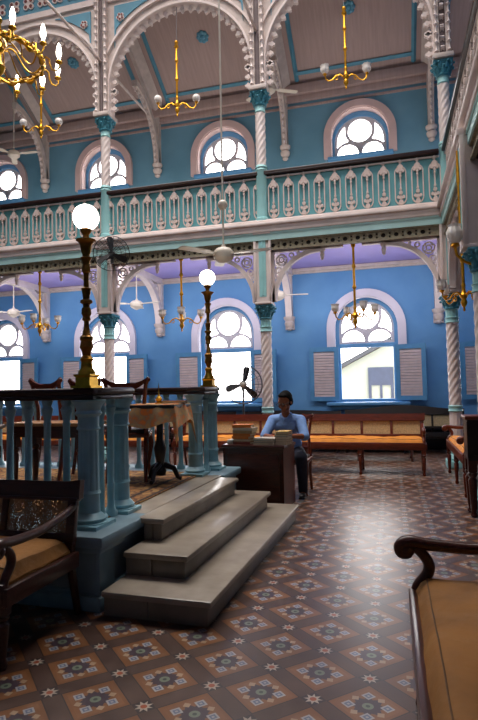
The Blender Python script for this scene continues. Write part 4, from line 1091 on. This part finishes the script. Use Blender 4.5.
# ------------------------------------------------------------------ light
w = bpy.data.worlds.new('sky'); SC.world = w; w.use_nodes = True
bg = w.node_tree.nodes['Background']; bg.inputs[0].default_value = (1.0, .96, .94, 1); bg.inputs[1].default_value = 10.0
def area(name, loc, rot, sx, sy, e, col=(1, 1, 1), spread=PI):
    l = bpy.data.lights.new(name, 'AREA'); l.shape = 'RECTANGLE'; l.size = sx; l.size_y = sy; l.energy = e; l.color = col; l.spread = spread
    o = bpy.data.objects.new(name, l); COL.objects.link(o); o.location = loc; o.rotation_euler = rot; return o
area('nave_fill_light', (-3.5, 6.8, 10.5), (0, 0, 0), 9, 3.4, 520, (1, .95, .92), math.radians(108))  # unseen fill lamp added under the nave ceiling to brighten the hall
area('aisle_fill_light', (-4, 9.75, 3.7), (math.radians(42), 0, 0), 11, .4, 115, (.95, .95, 1))  # fill added out of sight behind the frieze to light the back wall
area('aisle_upfill', (-4, 10.8, 2.3), (PI, 0, 0), 11, 1.0, 40, (.98, .95, 1))  # unseen lamp added to brighten the lilac soffit
area('front_fill_light', (0, -3.6, 6.4), (PI/2-.1, 0, 0), 5, 2, 170, (1, .95, .9))  # unseen fill added behind the camera to lighten the dark piers
area('gallery_upfill', (-4, 10.9, 5.3), (PI, 0, 0), 11, 1.2, 80, (1, .90, .84))  # unseen lamp added at the gallery deck to brighten the sloping ceiling
def point(name, loc, e, col=(1, .86, .6), r=.09):
    l = bpy.data.lights.new(name, 'POINT'); l.energy = e; l.color = col; l.shadow_soft_size = r
    o = bpy.data.objects.new(name, l); COL.objects.link(o); o.location = loc; return o

GROUPS = {'spiral_column': 'twisted columns carrying the balcony', 'wall_bracket': 'wall brackets under the balcony', 'gallery_bracket': 'wall brackets above the balcony',
          'arcade_bracket': 'filigree arch brackets under the balcony', 'scalloped_arch': 'scalloped arches above the balcony', 'balcony': 'balconies around the hall',
          'brass_chandelier': 'gold chandeliers hanging below the balcony', 'hanging_lamp': 'slim gold lamps hanging in the upper arches', 'ceiling_fan': 'cream ceiling fans',
          'ceiling_rosette': 'blue ceiling rosettes', 'cane_bench': 'wooden benches around the hall', 'book': 'books on the tables', 'wooden_chair': 'wooden chairs',
          'wooden_table': 'wooden tables on the platform', 'balustrade': 'balustrades of the platform', 'globe_lamp_post': 'globe lamps of the platform', 'tie_rod': 'tie rods across the hall'}
for o in COL.objects:
    if o.parent is None and 'label' in o:
        g = GROUPS.get(o.name.split('.')[0])
        if g: o['group'] = g
# ------------------------------------------------------------------ camera
cam = bpy.data.cameras.new('camera'); co = bpy.data.objects.new('camera', cam); COL.objects.link(co)
cam.sensor_fit = 'VERTICAL'; cam.sensor_height = 24; cam.lens = 545/720*24
co.matrix_world = Matrix.Translation((0, 0, 1.35)) @ Matrix.Rotation(math.radians(15.5), 4, 'Z') @ Matrix.Rotation(PI/2+math.radians(2.94), 4, 'X') @ Matrix.Rotation(math.radians(-1.15), 4, 'Z')
cam.clip_start = .05; cam.clip_end = 200
SC.camera = co
SC.view_settings.view_transform = 'Standard'; SC.view_settings.look = 'None'; SC.view_settings.exposure = 0
